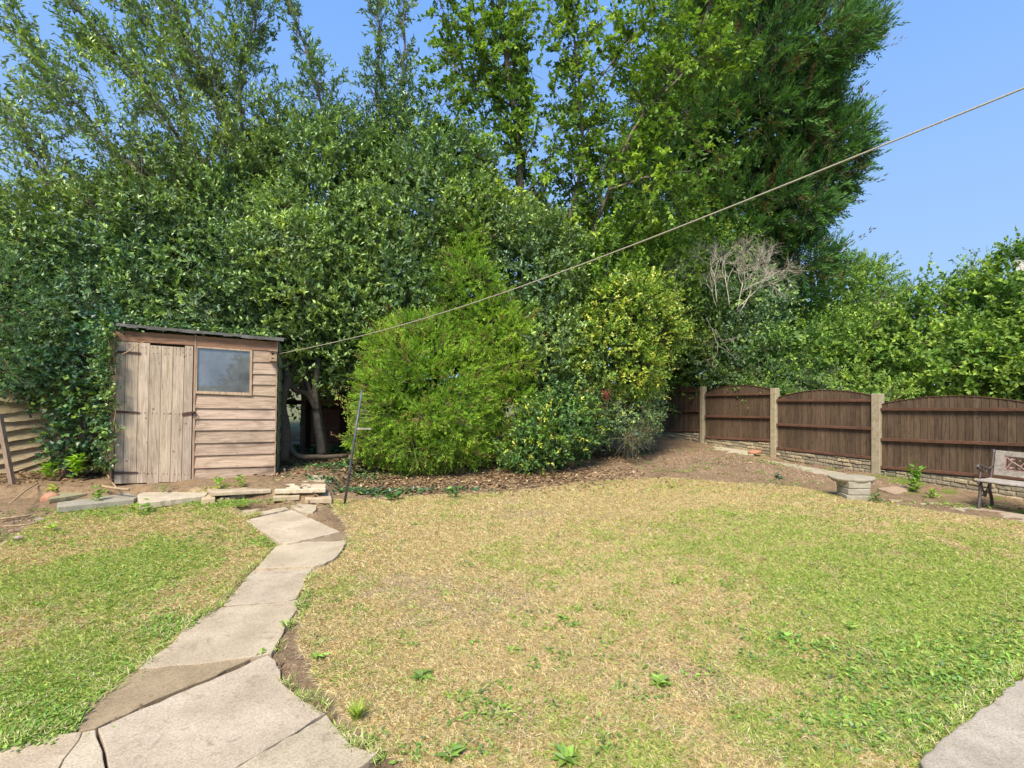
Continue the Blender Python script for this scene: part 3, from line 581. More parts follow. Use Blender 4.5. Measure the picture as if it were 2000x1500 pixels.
bush('cut_shrub', 'small blue grey shrub with cut pale stems at the end of the bare soil bed', 'shrub', [E(1235, 855, 8.6, 30, 22, .25), E(1262, 835, 8.8, 18, 30, .2)], 110, 9, .05, .015, [(.06, .11, .06), (.09, .15, .08)], [.5, .5], 'soft_leaf', tl=.28, seed=21, twigs=1, fdens=20, rough=.3,
     stems=[([G(1240, 880), G(1250, 880)+A(.02, 0, .3), G(1228, 880)+A(-.2, 0, .5)], .012), ([G(1262, 878), G(1275, 878)+A(.1, 0, .35)], .013), ([G(1275, 872), G(1282, 872)+A(.15, 0, .25)], .013)])
# red berry sprig shrub
o = bush('berry_shrub', 'thin shrub with clusters of red berries between the holly and the yellow shrub', 'shrub', [E(1160, 770, 8.9, 40, 40, .3)], 110, 7, .045, .02, MIX, [.4, .4, .2, 0], 'soft_leaf', tl=.3, seed=22, twigs=1, fdens=10, hole=.4, stems=[([G(1166, 905), P(1165, 830, 8.7), P(1155, 770, 8.8)], .014), ([G(1172, 905), P(1180, 830, 8.7), P(1190, 770, 8.8)], .01)])
def ico(mb, c, r, col_=(1, 1, 1)):
    c = np.asarray(c); V = [c+A(0, 0, r), c-A(0, 0, r)]+[c+r*A(math.cos(a)*.94, math.sin(a)*.94, z_) for z_, o_ in ((.33, 0), (-.33, .6)) for a in np.arange(5)*2*math.pi/5+o_]
    F = []
    for i in range(5): j = (i+1) % 5; F += [[0, 2+i, 2+j], [1, 7+j, 7+i], [2+i, 7+i, 2+j], [2+j, 7+i, 7+j]]
    mb.add(V, F, col_)
M['berry'] = plain('red_berry', (.30, .05, .035), .35, 0, 5, .1)
for (bx, by, n) in ((1148, 770, 26), (1182, 772, 30), (1135, 768, 16), (1165, 800, 10)):
    c0 = P(bx, by, 8.5); mb = MB()
    for k in range(n): ico(mb, c0+rng.normal(size=3)*.045, .012)
    mb.build('berry_cluster', M['berry'], o)
# --- greenery behind the fence
H = [(.10, .20, .05), (.15, .27, .06), (.22, .36, .07), (.33, .47, .09)]
def hedge(lab, ells, sd, probs, L=.085, W=.052, mat='soft_leaf', dens=44, per=13, cols=H, tl=.42, name='garden_bush', cat='bush', **kw):
    return bush(name, lab, cat, ells, dens, per, L, W, cols, probs, mat, tl=tl, seed=sd, fillL=.17, fdens=60, group='bushes and trees beyond the fence', tip=kw.pop('tip', (.36, .50, .08)), rough=kw.pop('rough', .2), nl=kw.pop('nl', 26), lr=.32, shoots=4, **kw)
hedge('light green feathery bush left of the dead branches, above the yellow shrub', [E(1340, 570, 13.2, 80, 90, .9), E(1385, 520, 13.2, 60, 70, .7), E(1300, 620, 13.2, 60, 90, .8)], 30, [.2, .35, .3, .15], dens=40)
hedge('mid green bush between the yellow shrub and the fence panels', [E(1350, 690, 13.5, 75, 90, .8), E(1300, 720, 13.9, 60, 60, .6)], 31, [.25, .4, .25, .1])
hedge('dark glossy bush behind the second fence panel', [E(1440, 690, 12.4, 75, 80, .9), E(1440, 600, 13, 90, 60, .9)], 32, [.5, .3, .15, .05], mat='glossy_leaf', cols=HOLLY, tip=None)
hedge('rounded pale green tree under the skirts of the dark conifer', [E(1600, 590, 16, 130, 85, 1.6), E(1660, 580, 16.5, 75, 85, 1.5), E(1560, 640, 15.5, 120, 60, 1.5), E(1720, 620, 16, 60, 60, 1.2)], 33, [.25, .4, .25, .1], L=.085, W=.05, dens=24, name='round_tree', cat='tree', cols=[(.13, .23, .05), (.18, .31, .06), (.24, .39, .08), (.33, .47, .10)])
hedge('tangled green shrub with reddish stems behind the third fence panel', [E(1590, 700, 11.8, 130, 70, 1.0), E(1700, 680, 12, 90, 70, 1.0)], 34, [.3, .38, .22, .1])
hedge('grey green privet bush peeping over the third fence panel', [E(1555, 755, 11.2, 65, 32, .5)], 35, [.4, .4, .2], cols=[(.16, .26, .12), (.22, .33, .15), (.29, .40, .19)], L=.055, W=.02, tl=.25, dens=70, tip=(.25, .33, .12))
hedge('bright leafy climbing hedge behind the last fence panel, right of the dip in the skyline', [E(1830, 640, 11.2, 100, 90, 1.1), E(1760, 720, 11, 100, 70, .9), E(1900, 720, 9.6, 110, 80, .9)], 36, [.22, .38, .27, .13], L=.09, W=.06, rough=.22)
hedge('tall ivy covered hedge at the right edge, over the garden bench', [E(1950, 620, 10.2, 90, 95, 1.0), E(2050, 600, 9.6, 100, 130, 1.0), E(1990, 720, 9.0, 80, 75, .7), E(2060, 700, 8.6, 70, 90, .7), E(2230, 640, 8.3, 150, 150, .9), E(2480, 640, 7.6, 160, 150, .9)], 37, [.25, .36, .26, .13], L=.095, W=.068, rough=.22)
hedge('low yellow green sprigs showing just over the second and third fence panels', [E(1440, 765, 12.2, 55, 14, .3), E(1500, 770, 11, 25, 14, .25), E(1700, 770, 9.6, 50, 14, .3)], 38, [.0, .2, .4, .4], L=.055, W=.035, tl=.3, dens=90)
# airy shoots against the sky, right
tree('climbing_shoots', 'loose airy shoots sticking up along the top of the right hand hedge', 'shrub',
     [(px([(1700, 650), (1760, 580), (1830, 545)], 11.4), .02, .004, .2), (px([(1760, 640), (1840, 570), (1905, 520), (1950, 505)], 11), .02, .004, .2), (px([(1820, 620), (1900, 550), (1975, 500), (2020, 470)], 10.6), .02, .004, .2), (px([(1690, 640), (1715, 590), (1740, 555)], 12), .02, .004, .2)],
     7, .7, R(45), 7, .25, 7, .065, .036, H, [.3, .4, .2, .1], 'soft_leaf', seed=40, base=P(1800, 780, 11)*A(1, 1, 0), trunk='stems')
# backing trees far behind so that the hedge has no holes to the horizon
for lab, ells, sd in (('low dark hedge closing the view behind the evergreen bushes', [E(-100, 700, 12, 260, 110, .8), E(200, 700, 12, 220, 110, .8), E(480, 690, 12, 180, 110, .8), E(760, 700, 11.8, 200, 110, .8), E(1020, 690, 12, 180, 120, .8), E(1200, 700, 12.4, 120, 110, .8), E(1330, 690, 15.5, 120, 120, .9), E(1480, 700, 16, 120, 90, .9)], 53), ('dark broad tree far behind the hedge on the left', [E(100, 560, 12.5, 260, 130, 1.5), E(380, 560, 12.5, 220, 130, 1.5)], 50), ('dark broad tree far behind the hedge in the middle', [E(700, 560, 13, 220, 150, 1.5), E(1000, 560, 13, 200, 170, 1.6), E(1230, 560, 13.5, 130, 170, 1.5)], 51), ('dull green tree behind the conifer trunk', [E(1450, 640, 18, 130, 120, 1.5), E(1750, 700, 18, 220, 60, 1.5), E(2050, 650, 18, 160, 110, 1.5)], 52)):
    bush('backdrop_tree', lab, 'tree', ells, 16, 12, .12, .07, GRN, [.6, .3, .1, 0], 'soft_leaf', tl=.7, seed=sd, fillL=.3, fdens=30, hole=.1, group='trees beyond the garden', twigs=.3, crown='crown', updir=0)
# --- dead bare shrub
def dead(lab, roots, depth, spread, n_sub, sd, name='dead_shrub', r0=.018, mat='dead', L0=.5):
    r_ = np.random.default_rng(sd); mb = MB()
    def grow(p, d, L, r, k):
        e = p+d*L; mid = p+d*L*.5+r_.normal(size=3)*L*.07; mb.tube(spline([p, mid, e], 5), np.linspace(r, r*.6, 5), 5)
        if k <= 0: return
        for _ in range(n_sub if k > 1 else n_sub+1):
            nd = norm(d+r_.normal(size=3)*spread+A(0, 0, .12)); t = r_.uniform(.5, 1); grow(p+(e-p)*t, nd, L*r_.uniform(.6, .85), r*.6, k-1)
    for p, d in roots: grow(np.asarray(p), norm(np.asarray(d, float)), L0, r0, depth)
    o = mb.build(name, M[mat], None, smooth=True); return tag(o, lab, 'shrub')
dead('bleached leafless shrub with forked bare branches in front of the dark conifer', [(P(1440, 610, 9.7), (.15, -.1, 1)), (P(1441, 600, 9.7), (.8, 0, .75)), (P(1425, 600, 9.7), (-.15, 0, 1.0)), (P(1450, 570, 9.7), (1.0, -.1, .45)), (P(1400, 590, 9.7), (-.1, 0, 1.)), (P(1445, 610, 9.7), (.45, 0, 1))], 4, .62, 3, 5, r0=.010, L0=.56)
dead('tangle of thin tan dead twigs beside the bleached shrub', [(P(1370, 560, 9.9), (-.2, 0, 1)), (P(1345, 560, 9.9), (-.6, 0, .8)), (P(1385, 540, 9.9), (.3, 0, 1)), (P(1330, 600, 9.9), (-.2, -.1, .9)), (P(1400, 600, 9.8), (-.3, 0, 1))], 4, .45, 3, 6, name='dead_twigs', r0=.007, mat='dead', L0=.34)
dead('drooping bleached twig hanging in the dark bush under the dead shrub', [(P(1380, 620, 10.8), (.5, 0, -.7)), (P(1390, 640, 10.8), (.3, 0, -.9))], 3, .4, 2, 9, name='dead_twigs', r0=.010, mat='dead', L0=.4)
# --- bare trunks under the hedge, right of the shed
def trunk(lab, curves, cat='tree', name='bare_trunk', mat='bark_dark'):
    mb = MB()
    for L_, r0, r1 in curves: s_ = spline(L_, 16); s_ = s_+(vnoise(s_, 4, 5)[:, None]-.5)*.03; mb.tube(s_, np.linspace(r0, r1, 16), 9)
    o = mb.build(name, M[mat], None, smooth=True); return tag(o, lab, cat)
trunk('thick curved trunk bending away from the shed corner into the hedge', [([P(553, 900, 7.6), P(556, 840, 7.7), P(549, 790, 7.8), P(560, 740, 7.9), P(548, 690, 8)], .10, .05), ([P(552, 700, 7.9), P(570, 755, 8), P(600, 770, 8.1), P(616, 800, 8.1)], .05, .04)])
trunk('slim brown trunk standing in front of the old red brick wall', [([P(628, 892, 8.1), P(624, 850, 8.1), P(618, 810, 8.15), P(616, 770, 8.2), P(622, 700, 8.3)], .075, .04), ([P(618, 800, 8.1), P(610, 770, 8.2), P(590, 720, 8.3)], .035, .025)], mat='bark')
trunk('exposed root snaking along the ground past the shed', [([P(548, 830, 7.8), P(560, 862, 7.7), P(580, 890, 7.6), P(620, 893, 7.7), P(680, 890, 7.9)], .05, .03)], 'root', 'tree_root')
trunk('gnarled ivy trunk leaning on the left side of the shed', [([P(176, 905, 6.9), P(192, 850, 6.9), P(205, 800, 6.9), P(196, 740, 6.9), P(200, 680, 6.9)], .055, .03), ([P(214, 905, 6.7), P(206, 870, 6.75), P(196, 840, 6.8)], .04, .03)], 'trunk')

# ------------------------------------------------------------------ background structures
o = empty('brick_wall', (P(640, 880, 10.6)), 'old red brick wall seen through the dark gap between shed and conifer', 'wall')
mb = MB(); a = P(597, 890, 10.6); b = P(860, 890, 10.3); mb.prism([a*A(1, 1, 0), b*A(1, 1, 0), b*A(1, 1, 0)+A(0, 0, 1.15), a*A(1, 1, 0)+A(0, 0, 1.15)], A(0, .2, 0)); mb.build('wall', M['brick'], o)
mb = MB(); mb.prism([a*A(1, 1, 0)+A(-.03, -.03, 1.15), b*A(1, 1, 0)+A(.03, -.03, 1.15), b*A(1, 1, 0)+A(.03, .23, 1.15), a*A(1, 1, 0)+A(-.03, .23, 1.15)], A(0, 0, .05)); mb.build('coping', M['dark_wood'], o, .006)
o = empty('wire_fence', P(640, 885, 9.6)*A(1, 1, 0), 'rusty square mesh wire fence on dark wooden posts in the gap beside the shed', 'fence')
mb = MB()
for xx in (596, 668, 740): mb.obox(P(xx-5, 750, 9.6)*A(1, 1, 0), (.11, 0, 0), (0, .1, 0), (0, 0, 1.1))
mb.obox(P(545, 790, 9.62)*A(1, 1, 1), (.55, 0, 0), (0, .05, 0), (0, 0, .08)); mb.obox(P(597, 800, 9.62), (1.5, 0, 0), (0, .05, 0), (0, 0, .07)); mb.build('post_and_rail', M['dark_wood'], o)
mb = MB()
for k in range(19): q = P(600+k*8, 880, 9.58); mb.tube([q, q+A(0, 0, .78)], .003, 4)
for k in range(10): q = P(598, 880-k*8, 9.575); mb.tube([q, q+A(1.5, 0, 0)], .003, 4)
mb.build('wire_mesh', M['iron_rust'], o)
tag(slab_obj('bright_lawn_block', 'pale block added for the bright lawn beyond the dark gap beside the shed', 'slab', [P(556, 880, 10)*A(1, 1, 0), P(592, 880, 10)*A(1, 1, 0), P(592, 880, 10.4)*A(1, 1, 0), P(556, 880, 10.4)*A(1, 1, 0)], .28, .3), cat='stone')  # added block, its pale colour stands in for the bright lawn behind the gap
# houses beyond
def house(lab, x0, x1, y0, y1, ze, zr):
    o = empty('house', ((x0+x1)/2, (y0+y1)/2, 0), lab, 'house'); ym = (y0+y1)/2
    mb = MB(); mb.prism([(x0, y0, 0), (x1, y0, 0), (x1, y0, ze), (x0, y0, ze)], A(0, y1-y0, 0)); mb.prism([(x0, y0, ze), (x0, y1, ze), (x0, ym, zr-.1)], A(x1-x0, 0, 0)); mb.build('wall', M['render'], o)
    mb = MB()
    for ya in (y0-.35, y1+.35):
        zz = ze-.2; mb.prism([(x0-.3, ya, zz), (x1+.3, ya, zz), (x1+.3, ym, zr), (x0-.3, ym, zr)], A(0, 0, .12))
    mb.build('roof', M['tile'], o); return o
house('low outbuilding whose brown tiled roof shows between the bushes under the dark conifer', 11.6, 15.6, 22, 26, 3.7, 4.75)
# gable-end house at the right edge: roof verge slopes up out of frame
o = empty('house', (21.5, 19, 0), 'house gable with grey verge just visible at the right edge above the hedge', 'house')
va = P(1972, 497, 19.5); vb = va+A(4.5, 0, 3.2); vc = vb+A(4.5, 0, -3.2)
mb = MB(); mb.prism([(va[0]+.25, 19.5, 0), (vc[0]-.25, 19.5, 0), vc+A(-.25, 0, -.1), vb+A(0, 0, -.15), va+A(.25, 0, -.1)], A(7.4, 7, 0)); mb.build('wall', M['render'], o)
mb = MB(); 
for p_, q_ in ((va, vb), (vb, vc)): mb.prism([p_+A(0, -.3, 0), q_+A(0, -.3, 0), q_+A(0, -.3, .22), p_+A(0, -.3, .22)], A(8, 7.6, 0))
mb.build('roof', M['tile'], o)
# conifer behind the camera that the shed window mirrors
bush('garden_conifer', 'small dark conifer standing behind the photographer, mirrored in the shed window', 'conifer', [(3.3, -11, .7, .95, .95, .8), (3.3, -11, 1.5, .7, .7, .6), (3.35, -11, 2.0, .4, .4, .5), (3.35, -11, 2.4, .16, .16, .4)], 30, 14, .14, .03, LEY, [.4, .4, .15, .05], 'conifer_leaf', tl=.5, style='fan', back=1, seed=70, fdens=30, fillL=.25, base=(3.3, -11, 0))

# ------------------------------------------------------------------ shed
SA = A(-.785*6.23, 6.23, 0); SB = A(-.457*7.0, 7.0, 0); SU = norm(SB-SA); SN = A(SU[1], -SU[0], 0)   # SN faces the camera
def FP(px_, py_, off=0.0):
    d = A((px_-1000)/1000, 1, (750-py_)/1000); t = ((SA-A(0, 0, CAMH))@SN)/(d@SN); return A(0, 0, CAMH)+d*t+SN*off
Z1 = lambda zx, zy, off=0: FP(180+zx/4.4125, 620+zy/4.4125, off)
shed = empty('garden_shed', (SA+SB)/2+A(0, 0, .25), 'small weathered wooden lean-to shed with plank door and one window', 'shed')
def face(mb, corners, t, off=0, c=None):
    c = c if c is not None else np.ones(3)*rng.uniform(.86, 1.1); mb.prism([Z1(a_, b_, off+t) for a_, b_ in corners], -SN*t, c)
def tint(lo=.85, hi=1.1): v_ = rng.uniform(lo, hi); return A(v_, v_*rng.uniform(.97, 1.01), v_*rng.uniform(.93, 1.01))
# body behind the cladding
DB = A(-.40, 1.02, 0)*1.15
mb = MB(); mb.prism([Z1(160, 150, -.03), Z1(1592, 205, -.03), Z1(1572, 1400, -.03), Z1(160, 1425, -.03)], DB); mb.build('frame', M['dark_wood'], shed)
mb = MB(); Lr = [(780, 788), (873, 876), (972, 968), (1083, 1070), (1190, 1170), (1298, 1280), (1403, 1378)]; top = (668, 680)
for i, (l, r_) in enumerate(Lr):
    t0, t1 = top; a = [Z1(882, t0-8, .004), Z1(1580, t1-8, .004), Z1(1578-i, r_, .004), Z1(880, l, .004)]
    f = [Z1(882, t0-8, .008), Z1(1580, t1-8, .008), Z1(1578-i, r_, .028), Z1(880, l, .028)]; mb.prism(a, f, tint(.84, 1.08)); top = (l, r_)
top = (283, 292)
for (l, r_) in [(382, 388), (487, 491), (578, 581), (668, 680)]:
    t0, t1 = top; a = [Z1(1383, t0-8, .004), Z1(1586, t1-8, .004), Z1(1584, r_, .004), Z1(1383, l, .004)]
    f = [Z1(1383, t0-8, .008), Z1(1586, t1-8, .008), Z1(1584, r_, .026), Z1(1383, l, .026)]; mb.prism(a, f, tint(.8, 1.04)); top = (l, r_)
cladding = mb.build('cladding', M['board'], shed, .0015)
mb = MB(); face(mb, [(205, 112), (882, 158), (882, 243), (215, 200)], .022, 0, A(.66, .50, .42)); face(mb, [(903, 160), (1594, 212), (1588, 292), (903, 250)], .022, 0, A(.68, .52, .44)); mb.build('fascia_board', M['board'], shed, .002)
mb = MB()
face(mb, [(884, 150), (903, 152), (880, 1404), (860, 1404)], .03, 0, A(.95, .86, .78)); face(mb, [(163, 165), (208, 140), (192, 1400), (150, 1400)], .02, 0, A(1, .88, .76)); face(mb, [(1586, 205), (1602, 207), (1578, 1400), (1568, 1400)], .03, -.01, A(.9, .84, .74))
face(mb, [(192, 1428), (1570, 1392), (1570, 1418), (192, 1440)], .012, -.015, A(.55, .5, .42)); mb.build('frame_trim', M['trim'], shed, .002)
mb = MB(); tx = [213, 295, 405, 504, 605, 705, 802, 876]; bx = [195, 270, 385, 476, 576, 674, 772, 853]
for i in range(7):
    f0 = i/7; t0 = 205+45*(tx[i]-213)/663+(16 if 3 <= i < 6 else 0); t1 = 205+45*(tx[i+1]-213)/663+(16 if 3 <= i < 6 else 0); g_ = 3.2
    ext = 10 if i == 3 else rng.uniform(-3, 3); b0 = 1430-20*(bx[i]-195)/658+ext; b1 = 1430-20*(bx[i+1]-195)/658+ext
    face(mb, [(tx[i]+g_/2, t0), (tx[i+1]-g_/2, t1), (bx[i+1]-g_/2, b1), (bx[i]+g_/2, b0)], .03, rng.uniform(0, .005), tint(.9, 1.1))
door = mb.build('door', M['door'], shed, .002); 
def on(parent, mb, name, mat, bevel=0, smooth=False):
    o = mb.build(name, mat, None, bevel, smooth); o.parent = parent; return o
def fix(o, parent):   # parent (a mesh made under the shed) sits at the shed's origin
    o.data.transform(__import__('mathutils').Matrix.Translation(-Vector(shed.location))); o.parent = parent; return o
for pts in ([(205, 284), (225, 287), (420, 302), (425, 309), (420, 318), (222, 308), (205, 308)], [(210, 798), (235, 800), (412, 813), (416, 819), (412, 826), (235, 824), (210, 826)], [(192, 1322), (215, 1324), (398, 1326), (402, 1332), (398, 1338), (218, 1350), (192, 1350)]):
    mb = MB(); face(mb, pts, .006, .036, A(1, 1, 1)); fix(mb.build('hinge', M['iron_rust'], None), door)
mb = MB(); face(mb, [(174, 1308), (193, 1308), (190, 1392), (172, 1392)], .006, .022, A(1, 1, 1)); face(mb, [(200, 278), (212, 278), (212, 318), (200, 318)], .006, .022, A(1, 1, 1)); mb.build('hinge_plate', M['iron_rust'], shed)
mb = MB(); face(mb, [(778, 822), (870, 808), (897, 812), (898, 828), (780, 848)], .007, .038, A(1.2, .9, .8)); fix(mb.build('hasp', M['iron_rust'], None), door)
mb = MB(); cc = Z1(884, 834, .052); ring = [cc+SU*.028*math.cos(q)+A(0, 0, 1)*.034*math.sin(q) for q in np.linspace(0, 2*math.pi, 14)]; mb.tube(ring, .004, 5); mb.tube([Z1(898, 838, .05), Z1(899, 870, .045), Z1(894, 900, .045)], .002, 4); mb.build('padlock_ring', M['iron_rust'], shed)
win = None; mb = MB()
O = [(905, 250), (1382, 282), (1378, 674), (896, 655)]; I = [(911, 262), (1362, 294), (1356, 650), (906, 634)]
for i in range(4): j = (i+1) % 4; face(mb, [O[i], O[j], I[j], I[i]], .034, 0, A(1.12, 1.08, .98)*(1, 1, 1.0, 1)[i])
win = mb.build('window_frame', M['trim'], shed, .0015)
mb = MB(); face(mb, [(905, 256), (1368, 288), (1360, 656), (900, 640)], .004, .010, A(1, 1, 1)); fix(mb.build('pane', M['glass'], None), win)
mb = MB()
for k in range(7):
    for yy in (250, 300, 812, 1328):
        for e in (-18, 16): xq = (tx[k]+tx[k+1])/2-(yy/1430)*20+e; mb.prism([Z1(xq+4*math.cos(q), yy+rng.uniform(-1, 1)+4*math.sin(q)+k*4, .0365) for q in np.arange(6)], SN*.001, A(.5, .5, .5))
for (l, r_) in Lr:
    for xq in (905, 1250, 1560): mb.prism([Z1(xq+3.5*math.cos(q), (l+r_)/2-14+3.5*math.sin(q), .029) for q in np.arange(6)], SN*.001, A(.5, .5, .5))
mb.build('nail_heads', M['iron_rust'], shed)
# side wall boards
mb = MB(); s0 = Z1(1602, 210, -.0); b0 = Z1(1580, 1400, -.0); sd_ = norm(DB); nside = norm(A(sd_[1], -sd_[0], 0))
for k in range(11):
    za = b0[2]+(s0[2]-b0[2])*k/11; zb = b0[2]+(s0[2]-b0[2])*(k+1)/11; o_ = A(b0[0]+(s0[0]-b0[0])*k/11, b0[1]+(s0[1]-b0[1])*k/11, za)-SN*.03
    mb.prism([o_+nside*.03, o_+DB+nside*.03, o_+DB+nside*.012+A(0, 0, zb-za+.01), o_+nside*.012+A(0, 0, zb-za+.01)], -nside*.012, tint())
mb.build('side_wall', M['green_board'], shed)
# roof
ra, rb = Z1(225, 72, .09), Z1(1650, 200, .09); back = DB*1.12
mb = MB(); n = 18; low, lo2 = [], []
for i in range(n+1): q = ra+(rb-ra)*i/n; low.append(q+A(0, 0, rng.uniform(-.006, .006))); lo2.append(q)
top_pts = [q+A(0, 0, .024) for q in lo2]
for i in range(n): mb.prism([low[i], low[i+1], top_pts[i+1], top_pts[i]], back+A(0, 0, .12), A(1, 1, 1))
for i in range(n):   # felt apron hanging over the front edge, ragged
    d0, d1 = rng.uniform(.004, .022, 2); mb.prism([low[i]+SN*.006-A(0, 0, d0), low[i+1]+SN*.006-A(0, 0, d0 if i % 3 else d1), top_pts[i+1]+SN*.006, top_pts[i]+SN*.006], -SN*.004, A(.95, .93, .88)*rng.uniform(.85, 1.15))
mb.build('roof', M['felt'], shed)
# --- nest box on the shed corner
nb = empty('nest_box', Z1(1560, 375, .03), 'tiny wooden nest box with a round hole on the shed front by its right corner', 'bird box')
mb = MB(); mb.prism([Z1(1530, 290, .03), Z1(1592, 296, .03), Z1(1590, 380, .03), Z1(1528, 376, .03)], SN*.07, A(1.0, .95, .85)); mb.build('box', M['trim'], nb, .002)
mb = MB(); mb.prism([Z1(1522, 283, .028), Z1(1596, 290, .028), Z1(1596, 298, .028), Z1(1522, 291, .028)], SN*.1, A(.8, .78, .7)); mb.build('lid', M['trim'], nb, .002)
mb = MB(); hc = Z1(1557, 318, .101); mb.prism([hc+SU*.013*math.cos(q)+A(0, 0, 1)*.014*math.sin(q) for q in np.linspace(0, 2*math.pi, 12, endpoint=False)], SN*.002)
for k in range(3): mb.prism([Z1(1546+k*8, 350, .1012), Z1(1552+k*8, 350, .1012), Z1(1552+k*8, 358, .1012), Z1(1546+k*8, 358, .1012)], SN*.002)
mb.build('hole', M['black'], nb)

# ------------------------------------------------------------------ clothes line and prop
rp = [P(548, 691, 7.0)-A(0, .02, 0)]
P0 = rp[0]; P1 = P(2000, 172, 2.2); d_ = P1-P0; pts = [P0+d_*t-A(0, 0, 1)*.16*math.sin(math.pi*min(t, 1))*1.0 for t in np.linspace(0, 1.0, 26)]
pts += [P1+d_*t for t in (.2, .5)]
mb = MB(); mb.tube(pts, .0045, 6); tag(mb.build('clothes_line', M['rope'], None, smooth=True), 'cream rope clothes line running from the shed corner up and out of the photo', 'rope')
pr = empty('line_prop', G(672, 987), 'grey metal prop pole leaning at the lawn edge in front of the lime conifer', 'pole')
mb = MB(); a = G(672, 988); mb.tube([a-A(0, 0, .02), P(690, 872, 6.12), P(707, 762, 6.2)], [.015, .0145, .0135], 8); mb.build('pole', M['pole_grey'], pr, smooth=True)
mb = MB(); mb.obox(P(697, 839, 6.14), (.17, 0, 0), (0, .02, 0), (0, 0, .018)); 
for k in range(4): mb.tube([P(702+k*.8, 822-k*7, 6.16), P(722, 824-k*7, 6.2)], .002, 4)
mb.build('peg_rack', M['grey_wood'], pr)

# ------------------------------------------------------------------ arched fence panels, right
post = [A(4.40+.732*i, 11.8-1.794*i, 0) for i in range(-1, 4)]; FU = norm(A(.732, -1.794, 0)); FN = A(-.926, -.378, 0)
def FF(px_, py_, off=0.0):
    d = A((px_-1000)/1000, 1, (750-py_)/1000); t = ((post[0]-A(0, 0, CAMH))@FN)/(d@FN); return A(0, 0, CAMH)+d*t+FN*off
# posts: pixel of left/right edge, top and bottom
plabs = ['slim concrete fence post half hidden by the yellow shrub, farthest of the row', 'concrete fence post between the first and second brown panels', 'concrete fence post between the second and third brown panels', 'concrete fence post between the third and last brown panels', 'concrete fence post at the near end of the last brown panel']
for (cx, ty, by, wd), lab in zip([(1273, 757, 858, .07), (1373.5, 755, 872, .10), (1513.5, 758, 900, .12), (1714.5, 769, 932, .135), (2032, 772, 975, .135)], plabs):
    t_ = FF(cx, ty); b_ = FF(cx, by); mb = MB(); h0 = min(b_[2], 0)-.1; o_ = A(t_[0], t_[1], h0)-FU*wd/2-FN*.06
    mb.prism([o_, o_+FU*wd, o_+FU*wd+FN*.12, o_+FN*.12], A(0, 0, t_[2]-h0), tint(.92, 1.06)); tag(mb.build('concrete_post', M['post'], None, .008), lab, 'fence post', 'concrete posts of the right hand fence')
    post_ = None
panels = [  # left x, right x, top y(l, mid, r), bottom y (l, r), rails y pairs, wall bottom (l, r), label
 (1279, 1367, (757, 752, 761), (843, 845), [(766, 763), (802, 803)], (861, 866), 'brown arched fence panel nearest the yellow shrub, partly overgrown', 11),
 (1379, 1506, (767, 753, 761), (856, 864), [(772, 769), (813, 815)], (868, 893), 'second brown arched fence panel, between two speckled posts', 15),
 (1520, 1704, (777, 762, 773), (877, 898), [(782, 782), (829, 837)], (893, 928), 'third brown arched fence panel, behind the low stone pedestal', 17),
 (1723, 2024, (790, 774, 790), (917, 941), [(799, 800), (858, 869)], (937, 992), 'nearest brown arched fence panel, behind the garden bench', 19),
 (2046, 2580, (789, 779, 804), (944, 1020), [(800, 820), (867, 913)], (984, 1076), 'brown arched fence panel past the near end of the bench', 21)]
